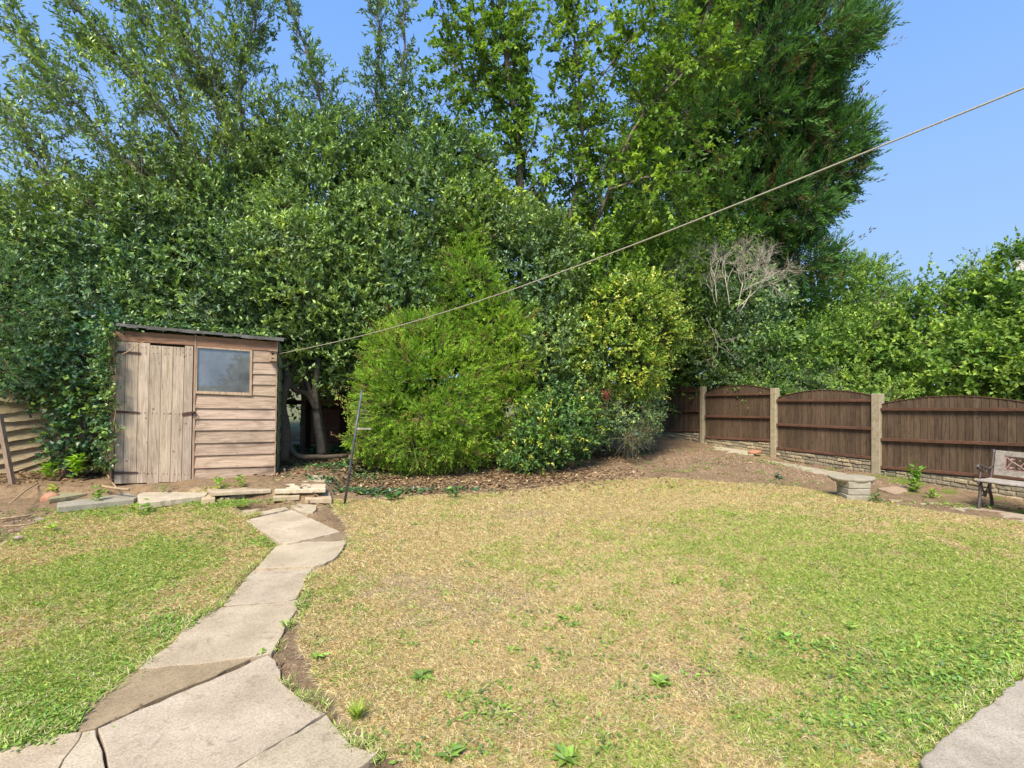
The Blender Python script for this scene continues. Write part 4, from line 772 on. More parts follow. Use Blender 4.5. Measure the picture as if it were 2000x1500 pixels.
for (xl, xr, ty, byy, rails, wb, lab, npl) in panels:
    TL, TR, BL, BR = FF(xl, ty[0]), FF(xr, ty[2]), FF(xl, byy[0]), FF(xr, byy[1]); TL[:2] = BL[:2]; TR[:2] = BR[:2]
    xm = (xl+xr)/2; tm = FF(xm, ty[1]); lin = lambda a_, b_, f_: a_+(b_-a_)*f_
    fp = empty('fence_panel', A(*(BL*.5+BR*.5)), lab, 'fence panel', 'brown arched fence panels')
    # arch height at parametric f: parabola-like bulge above straight line
    f_m = np.linalg.norm(tm[:2]-TL[:2])/np.linalg.norm(TR[:2]-TL[:2]); bulge = tm[2]-lin(TL[2], TR[2], f_m)
    top_ = lambda f_: lin(TL[2], TR[2], f_)+bulge*(math.sin(math.pi*min(max(f_, 0), 1))**.85 if 0 < f_ < 1 else 0)*1.02
    mb = MB(); npn = 20
    for k in range(npn):
        f0, f1 = k/npn, (k+1)/npn; p0, p1 = lin(BL, BR, f0), lin(BL, BR, f1); p1 = p1+(p1-p0)*.0
        a_ = [p0+FN*.012, p1+FN*.004, A(p1[0], p1[1], top_(f1))+FN*.004, A(p0[0], p0[1], top_(f0))+FN*.012]
        mb.prism(a_, -FN*.012, tint(.78, 1.12))
    mb.build('boards', M['brown_plank'], fp, .001)
    for (yl, yr) in rails+[(byy[0]-3*(BL[1] < 9)-2, byy[1]-4)]:
        a_, b_ = FF(xl, yl), FF(xr, yr); hh = .022; a_[:2] = BL[:2]; b_[:2] = BR[:2]
        mb = MB(); mb.prism([a_+FN*.014-A(0, 0, hh), b_+FN*.014-A(0, 0, hh), b_+FN*.014+A(0, 0, hh), a_+FN*.014+A(0, 0, hh)], FN*.034, tint(.9, 1.1)); mb.build('rail', M['brown_rail'], fp, .003)
    mb = MB()                                                      # thin arched cap strip
    for k in range(npn*2):
        f0, f1 = k/npn/2, (k+1)/npn/2; p0, p1 = lin(BL, BR, f0), lin(BL, BR, f1)
        mb.prism([A(p0[0], p0[1], top_(f0)+.002)+FN*.018, A(p1[0], p1[1], top_(f1)+.002)+FN*.018, A(p1[0], p1[1], top_(f1)+.002)-FN*.008, A(p0[0], p0[1], top_(f0)+.002)-FN*.008], A(0, 0, .008))
    mb.build('arch_cap', M['brown_rail'], fp)
    # rock-faced concrete base below the panel
    WL, WR = FF(xl, wb[0]), FF(xr, wb[1]); WL[:2] = BL[:2]; WR[:2] = BR[:2]; WL[2] -= .12; WR[2] -= .12
    NX, NZ = 150, 34; fx, fz = np.meshgrid(np.linspace(0, 1, NX), np.linspace(0, 1, NZ)); L_ = np.linalg.norm(BR[:2]-BL[:2])
    bot = WL[None, None]*(1-fx[..., None])+WR*fx[..., None]; tp = (BL-A(0, 0, .004))[None, None]*(1-fx[..., None])+(BR-A(0, 0, .004))*fx[..., None]
    pos = bot*(1-fz[..., None])+tp*fz[..., None]; u = fx*L_; zz = pos[..., 2]+.02*(vnoise(np.stack([u, pos[..., 2]], -1), 5, 3)-.5)
    row = np.floor(zz/.062+50); ph = zz/.062+50-row; bw = .12+.10*hsh(row.astype(int), row.astype(int)*0, row.astype(int)*0, 5); uu = u/bw+hsh(row.astype(int), row.astype(int)*0+3, row.astype(int)*0, 9)*7; bi = np.floor(uu); bf = uu-bi
    hb = hsh(bi.astype(int), row.astype(int), row.astype(int)*0, 13); edge = np.minimum(np.minimum(bf, 1-bf)*bw/.014, np.minimum(ph, 1-ph)*.062/.011); edge = np.clip(edge, 0, 1)
    hgt = .010+edge*(.008+.022*hb)+.012*(vnoise(np.stack([u, zz], -1), 22, 8, 3)-.5); hgt[-1] = .0; hgt[0] = 0
    V = pos+FN*hgt[..., None]+FN*.01; Cc = (A(1, 1, 1)*(.72+.5*hb[..., None])*(.60+.40*edge[..., None]))*(1+ (hb[..., None]-.5)*A(.1, 0, -.12))
    ix = np.arange(NX*NZ).reshape(NZ, NX); Fq = np.stack([ix[:-1, :-1], ix[:-1, 1:], ix[1:, 1:], ix[1:, :-1]], -1).reshape(-1, 4)
    gb = empty('base_wall', (WL+WR)/2, {11: 'rock faced concrete base under the farthest brown panel', 15: 'rock faced concrete base under the second brown panel', 17: 'rock faced concrete base behind the row of edging slabs', 19: 'rock faced concrete base behind the bench and the fern', 21: 'rock faced concrete base past the near end of the bench'}[npl], 'low wall', 'rock faced bases of the fence')
    raw_mesh('rock_face', V.reshape(-1, 3), Fq, M['rock'], Cc.reshape(-1, 3), gb)
    mb = MB(); mb.prism([WL-FN*.05, WR-FN*.05, BR-FN*.05-A(0, 0, .004), BL-FN*.05-A(0, 0, .004)], FN*.06); mb.build('core', M['rock'], gb)

# ------------------------------------------------------------------ low stone pedestal
pd = empty('stone_pedestal', G(1678, 976), 'low stone pedestal with a half rounded slab on top, at the lawn edge', 'pedestal')
c = G(1678, 978); c = A(c[0]+.02, c[1]+.14, -.02)
mb = MB()
for k, (hw, z0, z1) in enumerate([(.138, 0, .085), (.132, .087, .165), (.136, .167, .25)]):
    rr = R(-8+3*k); ux = A(math.cos(rr), math.sin(rr), 0); uy = A(-math.sin(rr), math.cos(rr), 0)
    mb.prism([c-ux*hw-uy*.14+A(0, 0, z0), c+ux*hw-uy*.14+A(0, 0, z0), c+ux*hw+uy*.14+A(0, 0, z0), c-ux*hw+uy*.14+A(0, 0, z0)], A(0, 0, z1-z0), tint(1.0, 1.25))
mb.build('plinth', M['slab_grey'], pd, .012)
out = []
for q in np.linspace(math.pi*.95, math.pi*1.85, 12): out.append(c+A(.02+.265*math.cos(q), .05+.21*math.sin(q), .262))
out += [c+A(.31, .06, .262), c+A(.22, .22, .262), c+A(-.2, .2, .262)]
mb = MB(); low_ = [c+(q-c)*A(.86, .86, 1)-A(0, 0, .038) for q in out]; mb.prism([p_ for p_ in low_], [p_ for p_ in out], A(1.05, 1.02, .95)); mb.prism(out, A(0, 0, .022), A(1.15, 1.12, 1.05)); mb.build('top_slab', M['slab_grey'], pd, .006)

# ------------------------------------------------------------------ garden bench
BX = norm(A(.50, -.86, 0)); BY = A(-BX[1], BX[0], 0)                # along the seat, and backwards
B0 = A(5.52, 6.05, -.05)
bench = empty('garden_bench', B0, 'old bench with scrolled iron arms and pink lattice back at the right edge', 'bench')
bp = lambda a_, b_, z_: B0+BX*a_+BY*b_+A(0, 0, z_)
BL_ = 1.2
for a_ in (0, BL_):
    mb = MB(); T = lambda pts, r=.013: mb.tube(spline([bp(a_, u, v) for u, v in pts], 12), r, 7)
    T([(-.02, .0), (.0, .10), (.035, .22), (.03, .33)], .017); T([(.40, .0), (.37, .12), (.32, .22), (.33, .33)], .017)
    T([(-.03, .335), (.1, .345), (.25, .33), (.36, .325)], .014); T([(.34, .32), (.37, .42), (.41, .55), (.45, .70)], .015)
    T([(.06, .33), (.10, .24), (.18, .21), (.26, .24), (.30, .33)], .010); T([(.10, .26), (.18, .15), (.26, .26)], .008); T([(.03, .2), (.12, .17), (.2, .2), (.3, .19)], .009)
    T([(.39, .50), (.30, .475), (.18, .50), (.07, .53), (.0, .55), (-.045, .53), (-.03, .50), (.005, .515)], .014); T([(-.02, .53), (.04, .48), (.03, .42), (.0, .36), (-.03, .34)], .011); T([(.10, .52), (.13, .45), (.20, .44), (.21, .50)], .008)
    mb.obox(bp(a_-.02, -.045, 0), BX*.04, BY*.06, A(0, 0, .02)); mb.obox(bp(a_-.02, .38, 0), BX*.04, BY*.06, A(0, 0, .02))
    mb.build('end_frame', M['bench_iron'], bench, smooth=True)
for k in range(4):
    mb = MB(); mb.obox(bp(-.01, -.03+k*.098, .352-(.004*k)), BX*(BL_+.02), BY*.078, A(0, 0, .022), tint(.9, 1.15)); mb.build('seat_slat', M['grey_wood'], bench, .004)
bk = MB(); tilt = lambda z_: .355+(z_-.40)*.26
for (z0, z1, x0, x1) in [(.40, .465, .02, BL_-.02), (.63, .69, .02, BL_-.02), (.465, .63, .02, .11), (.465, .63, BL_-.11, BL_-.02)]:
    bk.prism([bp(x0, tilt(z0), z0), bp(x1, tilt(z0), z0), bp(x1, tilt(z1), z1), bp(x0, tilt(z1), z1)], BY*.03, A(.74, .72, .68))
bk.build('back_frame', M['grey_wood'], bench, .004)
mb = MB(); LZ = lambda x_, z_: bp(x_, tilt(z_)+.012, z_); xs_ = np.arange(.12, BL_-.11, .19)
for x0 in xs_:
    for (zA, zB) in ((.47, .625), (.625, .47)): mb.tube(spline([LZ(x0, zA), LZ(x0+.06, (zA+zB)/2+.02), LZ(x0+.13, (zA+zB)/2-.02), LZ(x0+.19, zB)], 8), .0065, 5)
    for cx_, cz_, s_ in ((.05, .5, 1), (.14, .59, -1), (.05, .6, 1), (.14, .5, -1)): 
        mb.prism([LZ(x0+cx_-.02, cz_), LZ(x0+cx_, cz_+.014), LZ(x0+cx_+.03*s_, cz_+.004), LZ(x0+cx_, cz_-.014)], BY*.008)
for z_ in (.47, .627): mb.tube([LZ(.11, z_), LZ(BL_-.11, z_)], .006, 5)
mb.tube([LZ(.113, .47), LZ(.113, .627)], .01, 5); mb.build('lattice', M['lattice'], bench)

# ------------------------------------------------------------------ lap fence, post and stake, far left
LA = A(-1.02*6.9, 6.9, 0); LB = A(-.905*7.3, 7.3, 0); LN_ = norm(A((LB-LA)[1], -(LB-LA)[0], 0))
def LP(px_, py_, off=0.0):
    d = A((px_-1000)/1000, 1, (750-py_)/1000); t = ((LA-A(0, 0, CAMH))@LN_)/(d@LN_); return A(0, 0, CAMH)+d*t+LN_*off
lf = empty('lap_fence', LP(40, 960), 'old wavy larch lap fence panel at the left edge, half buried in ivy', 'fence')
yt = lambda x_, f_: (766+x_*.05)*(1-f_)+(985-x_*.42)*f_
nsl = 11; mb = MB(); XX = np.linspace(-170, 130, 60)
for k in range(nsl):
    c_ = tint(.9, 1.25); wv = (vnoise(np.stack([XX*.02, XX*0+k*3.7], -1), 1.0, 61, 3)-.5)*11; wt = (vnoise(np.stack([XX*.02, XX*0+k*5.1], -1), 1.2, 62, 2)-.5)*.02
    rows = [[LP(x_, yt(x_, k/nsl)-3, .004) for x_ in XX], [LP(x_, yt(x_, (k+.55)/nsl)+wv[q]*.5, .030+wt[q]) for q, x_ in enumerate(XX)], [LP(x_, yt(x_, (k+1)/nsl)+wv[q], .058+wt[q]) for q, x_ in enumerate(XX)], [LP(x_, yt(x_, (k+1)/nsl)+wv[q], .030+wt[q]) for q, x_ in enumerate(XX)], [LP(x_, yt(x_, k/nsl)-3, -.006) for x_ in XX]]
    V_ = np.array(rows).reshape(-1, 3); n_ = len(XX); mb.add(V_, [[a*n_+b, a*n_+b+1, (a+1)*n_+b+1, (a+1)*n_+b] for a in range(4) for b in range(n_-1)], c_)
mb.build('slats', M['lap'], lf)
mb = MB(); mb.prism([LP(-172, 762, .03), LP(130, 768, .03), LP(130, 774, .03), LP(-172, 770, .03)], -LN_*.05); mb.build('cap_rail', M['lap'], lf)
for lab, L_, wd, mt in (('old grey wooden post standing in the ivy left of the shed', [P(160, 905, 6.9), P(163, 690, 6.95)], .075, 'grey_wood'), ('weathered wooden stake leaning on the lap fence at the left edge', [P(27, 975, 6.3), P(-6, 800, 6.2)], .05, 'trim')):
    mb = MB(); a_, b_ = L_; o_ = a_-A(wd/2, 0, .05); mb.prism([o_, o_+A(wd, 0, 0), o_+A(wd, wd, 0), o_+A(0, wd, 0)], b_-a_, tint()); tag(mb.build('timber_post', M[mt], None, .004), lab, 'wooden post')

# ------------------------------------------------------------------ stone slabs of the step and edging
def quad_slab(lab, L_, ztop, th, mat='slab_grey', c=None, group=None, cat='stone slab', name='stone_slab'):
    return slab_obj(name, lab, mat, [G(a_, b_, ztop) for a_, b_ in L_], ztop, th, c if c is not None else tint(.95, 1.2), group, .008, cat, .006)
SG = 'stone slabs along the step in front of the shed'
quad_slab('long narrow slab at the left end of the shed step', [(112, 990), (262, 975), (270, 968), (250, 962), (112, 981)], .155, .07, group=SG)
quad_slab('pale slab of the shed step, second from the left end', [(272, 983), (400, 968), (407, 961), (392, 953), (278, 962), (268, 966)], .165, .07, c=A(1.5, 1.4, 1.28), group=SG)
quad_slab('square block set upright in the shed step beside the grass', [(394, 975), (420, 974), (418, 962), (394, 963)], .15, .14, c=A(1.5, 1.3, 1.05), group=SG)
quad_slab('thin pale slab of the shed step between the upright block and the doormat slab', [(412, 962), (530, 956), (532, 948), (520, 944), (402, 952)], .20, .045, c=A(1.4, 1.25, 1.1), group=SG)
quad_slab('raised pale slab at the right end of the shed step', [(536, 957), (636, 954), (636, 945), (545, 944)], .20, .05, c=A(1.7, 1.6, 1.45), group=SG)
quad_slab('flat weathered paving slab between the shed corner and the dark gap', [(549, 941), (635, 939), (640, 930), (612, 918), (552, 921)], .20, .04, c=A(1.35, 1.25, 1.1), group=SG)
quad_slab('flat brown stone tucked under the raised end slab, on the left', [(533, 971), (585, 968), (586, 959), (533, 961)], .13, .055, c=A(1.3, 1.15, .95), group=SG)
quad_slab('stacked thin stones under the right end of the step', [(596, 973), (648, 974), (645, 960), (598, 960)], .10, .06, c=A(1.5, 1.3, 1.1), group=SG)
quad_slab('mossy sunken slab before the shed door, left of the step', [(95, 975), (178, 962), (180, 955), (100, 963)], .16, .05, c=A(.95, .95, .7), group=SG)
mb = MB()
for k in range(11):
    a_ = G(424+k*10, 985-k*.9, .06); mb.obox(a_+A(0, .03, -.08+rng.uniform(0, .015)), (.066+rng.uniform(-.01, .01), rng.uniform(-.01, .01), 0), (0, .12, 0), (0, 0, .16+rng.uniform(-.02, .01)), tint(.9, 1.2))
tag(mb.build('retaining_stones', M['rock'], None, .014), 'rough stone riser under the middle of the shed step', 'low wall')
EG = 'slabs edging the soil bed along the fence'
quad_slab('long thin edging slab beside the bare soil, farthest from the bench', [(1305, 866), (1355, 866), (1420, 873), (1482, 881), (1470, 888), (1400, 883), (1330, 873)], .07, .05, c=A(1.5, 1.45, 1.35), group=EG)
quad_slab('edging slab below the third brown panel', [(1490, 897), (1560, 908), (1655, 925), (1640, 930), (1540, 916), (1480, 904)], .04, .04, c=A(1.3, 1.25, 1.15), group=EG)
quad_slab('brown edging slab just right of the stone pedestal', [(1712, 953), (1768, 947), (1778, 956), (1750, 965)], .02, .05, c=A(1.25, 1.0, .85), group=EG)
quad_slab('flat pinkish slab sunk in the soil between pedestal and bench', [(1722, 975), (1790, 974), (1830, 982), (1760, 988)], -.005, .04, c=A(1.3, 1.1, 1.0), group=EG)
quad_slab('long pinkish slab under the feet of the bench', [(1820, 994), (1900, 990), (2010, 1006), (2100, 1020), (2060, 1030), (1940, 1008), (1850, 1002)], -.02, .04, c=A(1.25, 1.12, 1.05), group=EG)
def rock(name, lab, c_, r, mat, cat, sq=.55, sd=0, group=None):
    import bmesh
    bm = bmesh.new(); bmesh.ops.create_icosphere(bm, subdivisions=3, radius=1.0)
    V = np.array([v_.co[:] for v_ in bm.verts]); F = [[v_.index for v_ in f_.verts] for f_ in bm.faces]; bm.free()
    V = V*(1+(vnoise(V+sd*3.1, 1.3, sd+90, 2)-.5)[:, None]*.9)*A(r, r*.75, r*sq); o = raw_mesh(name, V+np.asarray(c_), np.array(F), M[mat], None, None, True); return tag(o, lab, cat, group)
rock('broken_brick', 'broken orange brick lying against the fence base', G(1474, 889, .04)+A(0, 0, .06), .14, 'terracotta', 'brick', .35, 3)
rock('stone', 'round tan stone leaning by the left soil patch', G(98, 985, .06)+A(0, 0, .06), .09, 'terracotta', 'stone', .8, 4)
for k, (px_, py_, r_, lab) in enumerate([(78, 1018, .055, 'smooth pinkish pebble on the soil, nearest the lawn corner'), (70, 1002, .04, 'small round pebble behind the pinkish one'), (50, 985, .045, 'grey pebble among the sticks at the left edge'), (36, 1052, .035, 'pale flat pebble on the red soil'), (82, 988, .05, 'mauve pebble beside the tan stone'), (60, 1010, .03, 'tiny pebble between the two larger ones at left')]):
    rock('pebble', lab, G(px_, py_, .04)+A(0, 0, .01), r_, 'pebble', 'pebble', .5, 10+k, 'pebbles on the soil at the left')
for k, (L_, r_, lab) in enumerate([([(0, 1016), (60, 1008)], .012, 'straight dry stick lying on the left soil'), ([(5, 1030), (50, 1027), (75, 1022)], .009, 'pale thin stick crossing the red soil'), ([(195, 950), (222, 955), (252, 958)], .016, 'thick brown stick lying before the shed door'), ([(205, 920), (218, 942), (228, 955)], .010, 'tan cane leaning at the foot of the door'), ([(20, 985), (50, 960), (75, 945)], .008, 'dry stalk sticking up by the lap fence')]):
    mb = MB(); mb.tube(spline([G(a_, b_, .08 if k < 2 else .24)+A(0, 0, .01) for a_, b_ in L_], 8), r_, 6); tag(mb.build('stick', M['stick'], None, smooth=True), lab, 'stick', 'dry sticks near the shed')
rock('fallen_leaf', 'pale shell-like scrap under the bench at the right edge', G(1994, 994, -.04)+A(0, 0, .02), .03, 'terracotta', 'stone', .5, 31)

# ------------------------------------------------------------------ lawn grass
SLABP = [[G(a_, b_, .04) for a_, b_ in q25(L)] for _, _, L in slabs]+[patio]
def lawn_points(n, y0=1.3, y1=7.8):
    Yr = (y0**.55+(y1**.55-y0**.55)*rng.random(n))**(1/.55); xr = rng.uniform(-1.15, 1.15, n)*Yr; return xr, Yr
def make_grass(name, lab, poly, n, seed):
    x_, y_ = lawn_points(n); k = inpoly(x_, y_, poly)
    for s_ in SLABP:
        s2 = np.asarray(s_); c0 = s2.mean(0); s2 = c0+(s2-c0)*.972; k &= ~inpoly(x_, y_, s2)
    x_, y_ = x_[k], y_[k]; g_ = greenness(x_, y_); b_ = bareness(x_, y_); kk = rng.random(len(x_)) > b_*.75; x_, y_, g_ = x_[kk], y_[kk], g_[kk]
    m_ = len(x_); isg = rng.random(m_) < np.clip(g_*.9-.03, 0.02, .75); z_ = zfun(x_, y_)-.004
    h = rng.uniform(.018, .046, m_)*np.where(isg, 1.15, .9)*(1+.15*(y_-3)*.5); wd = rng.uniform(.0009, .0020, m_)*(.7+.17*y_)
    az = rng.uniform(0, 2*math.pi, m_); lean_ = rng.uniform(.3, 1.5, m_)*np.where(isg, .8, 1.25)
    d = norm(np.stack([np.cos(az)*lean_, np.sin(az)*lean_, np.ones(m_)*rng.uniform(.5, 1, m_)], -1)); sd2 = norm(np.stack([-np.sin(az+rng.normal(size=m_)*.8), np.cos(az), np.zeros(m_)], -1))
    p = np.stack([x_, y_, z_], -1); mid = p+d*(h*.55)[:, None]; tip = p+(d*A(1.35, 1.35, .75))*h[:, None]
    V = np.stack([p-sd2*wd[:, None], p+sd2*wd[:, None], mid+sd2*wd[:, None]*.7, tip, mid-sd2*wd[:, None]*.7], 1)
    st = np.array([(.74, .61, .34), (.66, .52, .27), (.80, .70, .45), (.54, .40, .21)])[rng.choice(4, m_, p=[.38, .27, .2, .15])]; gr = np.array([(.42, .53, .11), (.53, .62, .16), (.32, .43, .085), (.66, .65, .26)])[rng.choice(4, m_, p=[.38, .27, .17, .18])]
    C = np.where(isg[:, None], gr, st)*rng.uniform(.75, 1.2, (m_, 1)); F = np.arange(m_*5).reshape(m_, 5)
    o = raw_mesh(name, V.reshape(-1, 3), F, M['grass'], np.repeat(C, 5, 0)); return tag(o, lab, 'grass', None, 'stuff')
make_grass('grass', 'dry straw coloured lawn turning green towards the right', LAWN_R, 1500000, 1)
make_grass('grass', 'small weedy green lawn left of the path', LAWN_L, 1800000, 2)
def inside_slabs(p):
    k = np.zeros(len(p), bool)
    for s_ in SLABP: k |= inpoly(p[:, 0], p[:, 1], np.asarray(s_))
    return k
# clover and small broad-leaved weeds thick in the left lawn and at the lower right
def cover(name, lab, spots, L, W, cols, probs, n_per, mat='soft_leaf', kind='stuff', up=.35, cat='ground cover'):
    Ps = []
    for (a_, b_, rx, ry, n_) in spots: c_ = G(a_, b_); Ps.append(np.stack([c_[0]+rng.normal(size=n_)*rx, c_[1]+rng.normal(size=n_)*ry], -1))
    p = np.vstack(Ps); p = p[~inside_slabs(p)]; z_ = zfun(p[:, 0], p[:, 1])+.004; p = np.column_stack([p, z_]); p = np.repeat(p, n_per, 0); p[:, :2] += rng.normal(size=(len(p), 2))*.012; p[:, 2] += rng.uniform(0, .018, len(p))
    d = rndv(len(p))*A(1, 1, .25)+A(0, 0, up); C = palette(len(p), 1, cols, probs, .25, .2); nn = A(0, 0, 1)+rndv(len(p))*.35
    Q = leaves(p, d, nn, L*rng.uniform(.6, 1.3, len(p)), W*rng.uniform(.7, 1.3, len(p)), .1, .1); o = leaf_obj(name, Q, C, mat); return tag(o, lab, cat, None, kind)
WD = [(.17, .30, .055), (.26, .42, .07), (.38, .54, .10)]
cover('ground_cover', 'broad leaved weeds spreading through the left lawn', [(60, 1380, .22, .16, 150), (150, 1330, .2, .15, 90), (20, 1450, .15, .12, 130), (130, 1410, .08, .05, 90), (310, 1225, .08, .12, 130), (250, 1160, .3, .15, 120), (280, 1130, .25, .12, 130), (70, 1060, .5, .15, 300), (180, 1015, .4, .12, 420), (400, 1000, .5, .12, 500), (470, 1045, .25, .15, 200), (520, 1060, .12, .12, 180), (350, 1230, .07, .08, 90), (100, 1440, .12, .08, 260), (350, 1080, .5, .25, 350), (450, 1000, .3, .1, 260)], .024, .013, WD, [.4, .4, .2], 3)
cover('ground_cover', 'lush weeds in the lawn along the patio corner', [(1830, 1330, .25, .08, 170), (1740, 1400, .14, .07, 110), (1650, 1430, .12, .07, 70), (1900, 1290, .25, .10, 180), (1960, 1250, .2, .12, 110), (1900, 1180, .6, .3, 110), (1700, 1280, .3, .15, 120), (1560, 1260, .12, .05, 60)], .030, .014, WD+[(.22, .36, .14)], [.35, .35, .2, .1], 3)
cover('ground_cover', 'small weeds dotted over the dry main lawn', [(a_, b_, .03, .025, 16) for a_, b_ in zip(rng.uniform(620, 1990, 150), 985+rng.random(150)**1.3*500)]+[(575, 1200, .05, .12, 90), (600, 1175, .04, .06, 50)], .026, .013, WD+[(.12, .2, .08)], [.35, .3, .15, .2], 1)
cover('ground_cover', 'seedlings and weeds on the bare soil bed by the fence', [(a_, b_, .05, .05, 20) for a_, b_ in zip(rng.uniform(1240, 1700, 44), 0*rng.random(44)+900+rng.uniform(-18, 34, 44)+.05*0)]+[(1330, 890, .3, .1, 60), (1540, 945, .3, .12, 120), (1860, 985, .5, .1, 200), (1500, 915, .4, .08, 120)], .035, .018, WD, [.4, .4, .2], 1)
cover('ground_cover', 'ivy and low leaves covering the shaded ground by the dark gap', [(640, 905, .5, .3, 1300), (680, 940, .3, .2, 600), (570, 900, .3, .2, 600), (700, 965, .35, .08, 300), (800, 960, .5, .06, 220)], .055, .045, IVY, [.45, .35, .15, .05], 1, 'glossy_leaf')
cover('leaf_litter', 'brown fallen leaves scattered under the bushes', [(820, 950, 1.1, .28, 2600), (1050, 935, .8, .35, 2600), (1180, 900, .4, .4, 1500), (700, 935, .4, .3, 900), (100, 960, .5, .3, 1100), (300, 958, .8, .12, 700), (600, 930, .4, .3, 500), (1250, 890, .5, .3, 500), (1500, 915, 1.0, .5, 160), (600, 985, .1, .1, 40)], .055, .032, [(.36, .24, .13), (.25, .155, .09), (.50, .38, .22), (.13, .085, .05)], [.35, .3, .15, .2], 1, 'dry', up=.05, cat='fallen leaves')
ed = []
for a_, b_ in [((1360, 300), (1240, 400)), ((1240, 400), (1080, 585)), ((1080, 585), (890, 690)), ((890, 690), (665, 895)), ((610, 925), (335, 1180)), ((280, 1210), (0, 1275)), ((1690, 265), (1640, 345)), ((1500, 440), (1462, 590)), ((1462, 590), (1330, 810)), ((1190, 165), (1355, 262)), ((1650, 1190), (1780, 1285)), ((1378, 960), (1590, 1105)), ((1845, 1295), (1745, 1376))]:
    for t in np.linspace(0, 1, 9): q = (a_[0]+(b_[0]-a_[0])*t+rng.normal()*6, a_[1]+(b_[1]-a_[1])*t+rng.normal()*4); ed.append((q[0]/2.5, 950+q[1]/2.5, .025, .02, 13))
for t in np.linspace(0, 1, 26): ed.append((1796+204*t-8+rng.normal()*4, 1484-164*t-6+rng.normal()*3, .03, .02, 16))
cover('grass', 'tufts of longer grass creeping over the edges of the slabs', ed, .042, .0036, [(.45, .52, .14), (.32, .44, .08), (.72, .58, .34), (.24, .36, .06)], [.3, .3, .25, .15], 3, 'grass', up=.55, cat='grass')
cl = [(a_, b_, .035, .03, 12) for a_, b_ in zip(rng.uniform(600, 2000, 420), 965+rng.random(420)**1.4*520)]+[(a_, b_, .035, .03, 12) for a_, b_ in zip(rng.uniform(0, 480, 200), 1010+rng.random(200)*430)]
cl = [c_ for c_ in cl if (inpoly(*[np.array([v_]) for v_ in G(c_[0], c_[1])[:2]], LAWN_R) | inpoly(*[np.array([v_]) for v_ in G(c_[0], c_[1])[:2]], LAWN_L))[0]]
cover('grass', 'small clumps of longer dry and green blades in the mown lawn', cl, .034, .0026, [(.72, .59, .36), (.60, .46, .26), (.40, .52, .12), (.28, .42, .08)], [.28, .24, .28, .2], 4, 'grass', up=.3, cat='grass')
# soil crumbs
cs = []
for (a_, b_, rx, ry, n_) in [(1400, 905, 1.2, .5, 2600), (1560, 930, .9, .4, 1200), (40, 1040, .6, .3, 900), (620, 1340, .1, .25, 260), (580, 1300, .06, .2, 200), (1200, 925, .8, .2, 800), (470, 1130, .1, .2, 120)]:
    c_ = G(a_, b_); cs.append(np.stack([c_[0]+rng.normal(size=n_)*rx, c_[1]+rng.normal(size=n_)*ry], -1))
cs = np.vstack(cs); cs = cs[(soilmask(cs[:, 0], cs[:, 1]) > .5) & ~inside_slabs(cs)]; zc = zfun(cs[:, 0], cs[:, 1]); mb = MB()
for (a_, b_), z_ in zip(cs[:4500], zc): ico(mb, (a_, b_, z_), rng.uniform(.003, .018) if b_ > 5 else rng.uniform(.002, .008), A(.30, .2, .13)*rng.uniform(.6, 1.4)*2)
M['crumb'] = plain('soil_crumb', (.5, .5, .5), .95, 0, 60, .4, .004)
tag(mb.build('soil_crumbs', M['crumb']), 'crumbs of brown soil and grit on the bare beds', 'soil', None, 'stuff')

# ------------------------------------------------------------------ individual weeds and small plants
def rosette(name, lab, c_, n, L, W, cols, up=.35, mat='soft_leaf', tiers=1, h=0, cat='weed', group=None):
    p, d = [], []
    for t_ in range(tiers):
        for k in range(n):
            q = 2.4*k+t_; p.append(np.asarray(c_)+A(0, 0, h*t_/max(1, tiers))+rng.normal(size=3)*.006*(1+4*(tiers > 1))); d.append(A(math.cos(q), math.sin(q), up+rng.uniform(-.1, .5)))
    p, d = np.array(p), np.array(d); Q = leaves(p, d, A(0, 0, 1)+rndv(len(p))*.2, L*rng.uniform(.7, 1.2, len(p)), W*rng.uniform(.8, 1.2, len(p)), .16, .18); C = palette(len(p), 1, cols, None, .15, .2)
    o = leaf_obj(name, Q, C, mat); return tag(o, lab, cat, group)
for (a_, b_, n_, L_, W_, lab) in [(825, 1325, 11, .07, .024, 'plantain rosette in the dry lawn, right of the path slab corner'), (1290, 1338, 16, .06, .028, 'dark curly weed in the middle of the straw lawn'), (985, 1395, 9, .05, .02, 'spindly weed at the bottom centre of the lawn'), (1098, 1213, 14, .045, .02, 'green weed tuft in the centre of the lawn'), (1000, 1275, 8, .04, .016, 'pale star shaped weed left of centre in the lawn'), (880, 1480, 9, .06, .025, 'dandelion leaves at the bottom edge left of centre'), (1105, 1490, 12, .07, .03, 'dandelion clump at the bottom edge of the lawn'), (620, 1290, 10, .05, .022, 'small weed beside the bare soil strip by the path'), (1535, 1250, 12, .05, .022, 'grey green weed tuft right of centre in the lawn'), (1660, 1230, 9, .05, .02, 'fresh green weed in the right of the lawn'), (560, 1225, 10, .045, .022, 'weed hugging the right edge of the path slab'), (510, 1280, 8, .03, .014, 'tiny weed in the joint above the largest path slab')]:
    rosette('weed', lab, G(a_, b_, .0)+A(0, 0, .012), n_, L_, W_, WD, cat='weed', group='single weeds in the lawn')
tuft = rosette('grass_tuft', 'bright upright grass tuft beside the lowest path slabs', G(697, 1405)+A(0, 0, .0), 60, .085, .006, [(.36, .46, .07), (.28, .40, .05)], up=1.6, cat='grass tuft')
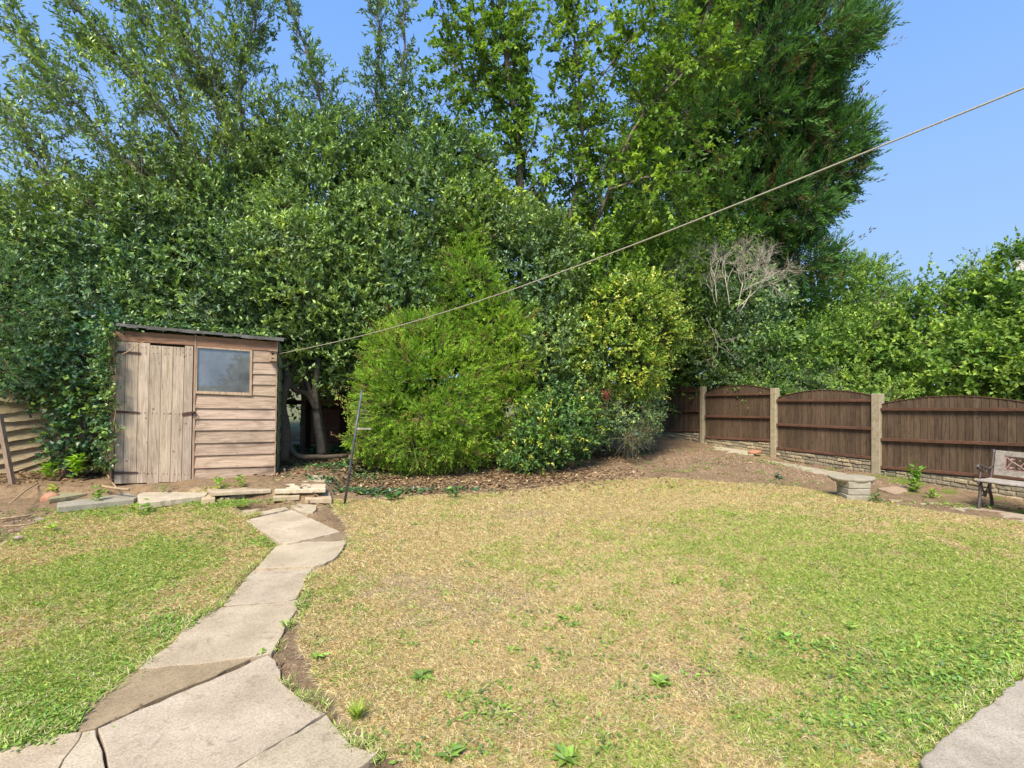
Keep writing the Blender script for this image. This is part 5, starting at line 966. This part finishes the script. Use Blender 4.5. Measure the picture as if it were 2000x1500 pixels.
for (c_, n_, ti, h_, L_, W_, cl, lab) in [
    (P(1788, 950, 6.9)*A(1, 1, 0), 9, 7, .34, .10, .05, [(.15, .30, .04), (.22, .40, .05)], 'leafy bramble seedling growing up the fence base near the pedestal'),
    (G(1712, 982), 8, 4, .08, .07, .03, [(.14, .27, .06), (.2, .34, .08)], 'small green weed at the foot of the stone pedestal'),
    (G(1822, 972), 9, 3, .06, .08, .03, [(.22, .40, .05), (.28, .45, .06)], 'low bright weed against the fence base before the bench'),
    (G(1520, 938), 10, 3, .05, .07, .03, [(.05, .12, .06), (.08, .17, .09)], 'blue green weed clump on the lawn edge below the third panel'),
    (P(430, 940, 6.1)*A(1, 1, 0)+A(0, 0, .24), 9, 3, .05, .07, .03, [(.26, .44, .05), (.32, .5, .07)], 'bright weed under the shed window, left of its twin'),
    (P(470, 938, 6.2)*A(1, 1, 0)+A(0, 0, .24), 9, 3, .06, .07, .03, [(.26, .44, .05), (.32, .5, .07)], 'bright weed under the shed window, right of its twin'),
    (P(320, 948, 6.0)*A(1, 1, 0)+A(0, 0, .2), 8, 2, .03, .05, .022, [(.12, .26, .05), (.18, .34, .06)], 'low weed at the foot of the shed door'),
    (G(280, 996, .12), 9, 2, .04, .09, .04, [(.30, .48, .08), (.2, .36, .06)], 'broad leaved yellow green weed below the pale step slab'),
    (P(190, 960, 5.7)*A(1, 1, 0)+A(0, 0, .18), 8, 4, .10, .07, .03, [(.25, .44, .05), (.15, .3, .04)], 'upright weed at the left end of the shed step'),
    (G(1085, 925), 14, 5, .2, .12, .06, [(.09, .20, .06), (.13, .26, .07)], 'bramble leaves trailing from the holly onto the soil'),
    (G(540, 955, .12), 7, 3, .07, .05, .02, [(.25, .42, .06)], 'weed growing from the joint of the shed step'),
    (G(885, 968, .04), 8, 2, .03, .08, .05, [(.08, .18, .05)], 'dark leaves at the lawn edge below the lime conifer'),
    (G(768, 975, .02), 8, 2, .03, .09, .07, [(.09, .2, .06)], 'round leaves on the lawn edge right of the prop pole'),
    (P(95, 905, 6.5)*A(1, 1, 0)+A(0, 0, .3), 14, 4, .15, .10, .03, [(.27, .50, .03), (.34, .56, .04)], 'vivid green fern in front of the ivy, nearest the lap fence'),
    (P(150, 890, 6.5)*A(1, 1, 0)+A(0, 0, .32), 16, 5, .22, .10, .035, [(.27, .50, .03), (.34, .56, .04)], 'vivid green fern in front of the ivy, nearest the shed'),
    (P(105, 940, 6.1)*A(1, 1, 0)+A(0, 0, .16), 10, 2, .04, .09, .03, [(.38, .52, .04), (.45, .5, .06)], 'low yellow fern over the dry litter by the lap fence'),
    (G(100, 1035, .05), 7, 1, .02, .08, .035, [(.36, .52, .08)], 'yellow green seedling on the edge of the left lawn by the pebbles')]:
    c2 = A(*c_); rosette('small_plant', lab, c2+A(0, 0, .012), n_, L_, W_, cl, up=.5, tiers=ti, h=h_, cat='small plant', group='small plants round the garden edges')
M['yellow'] = plain('yellow_petal', (.8, .6, .02), .6)
rock('yellow_flower', 'small yellow flower head on the soil near the pedestal', G(1743, 984)+A(0, 0, .02), .016, 'yellow', 'flower', .5, 77)
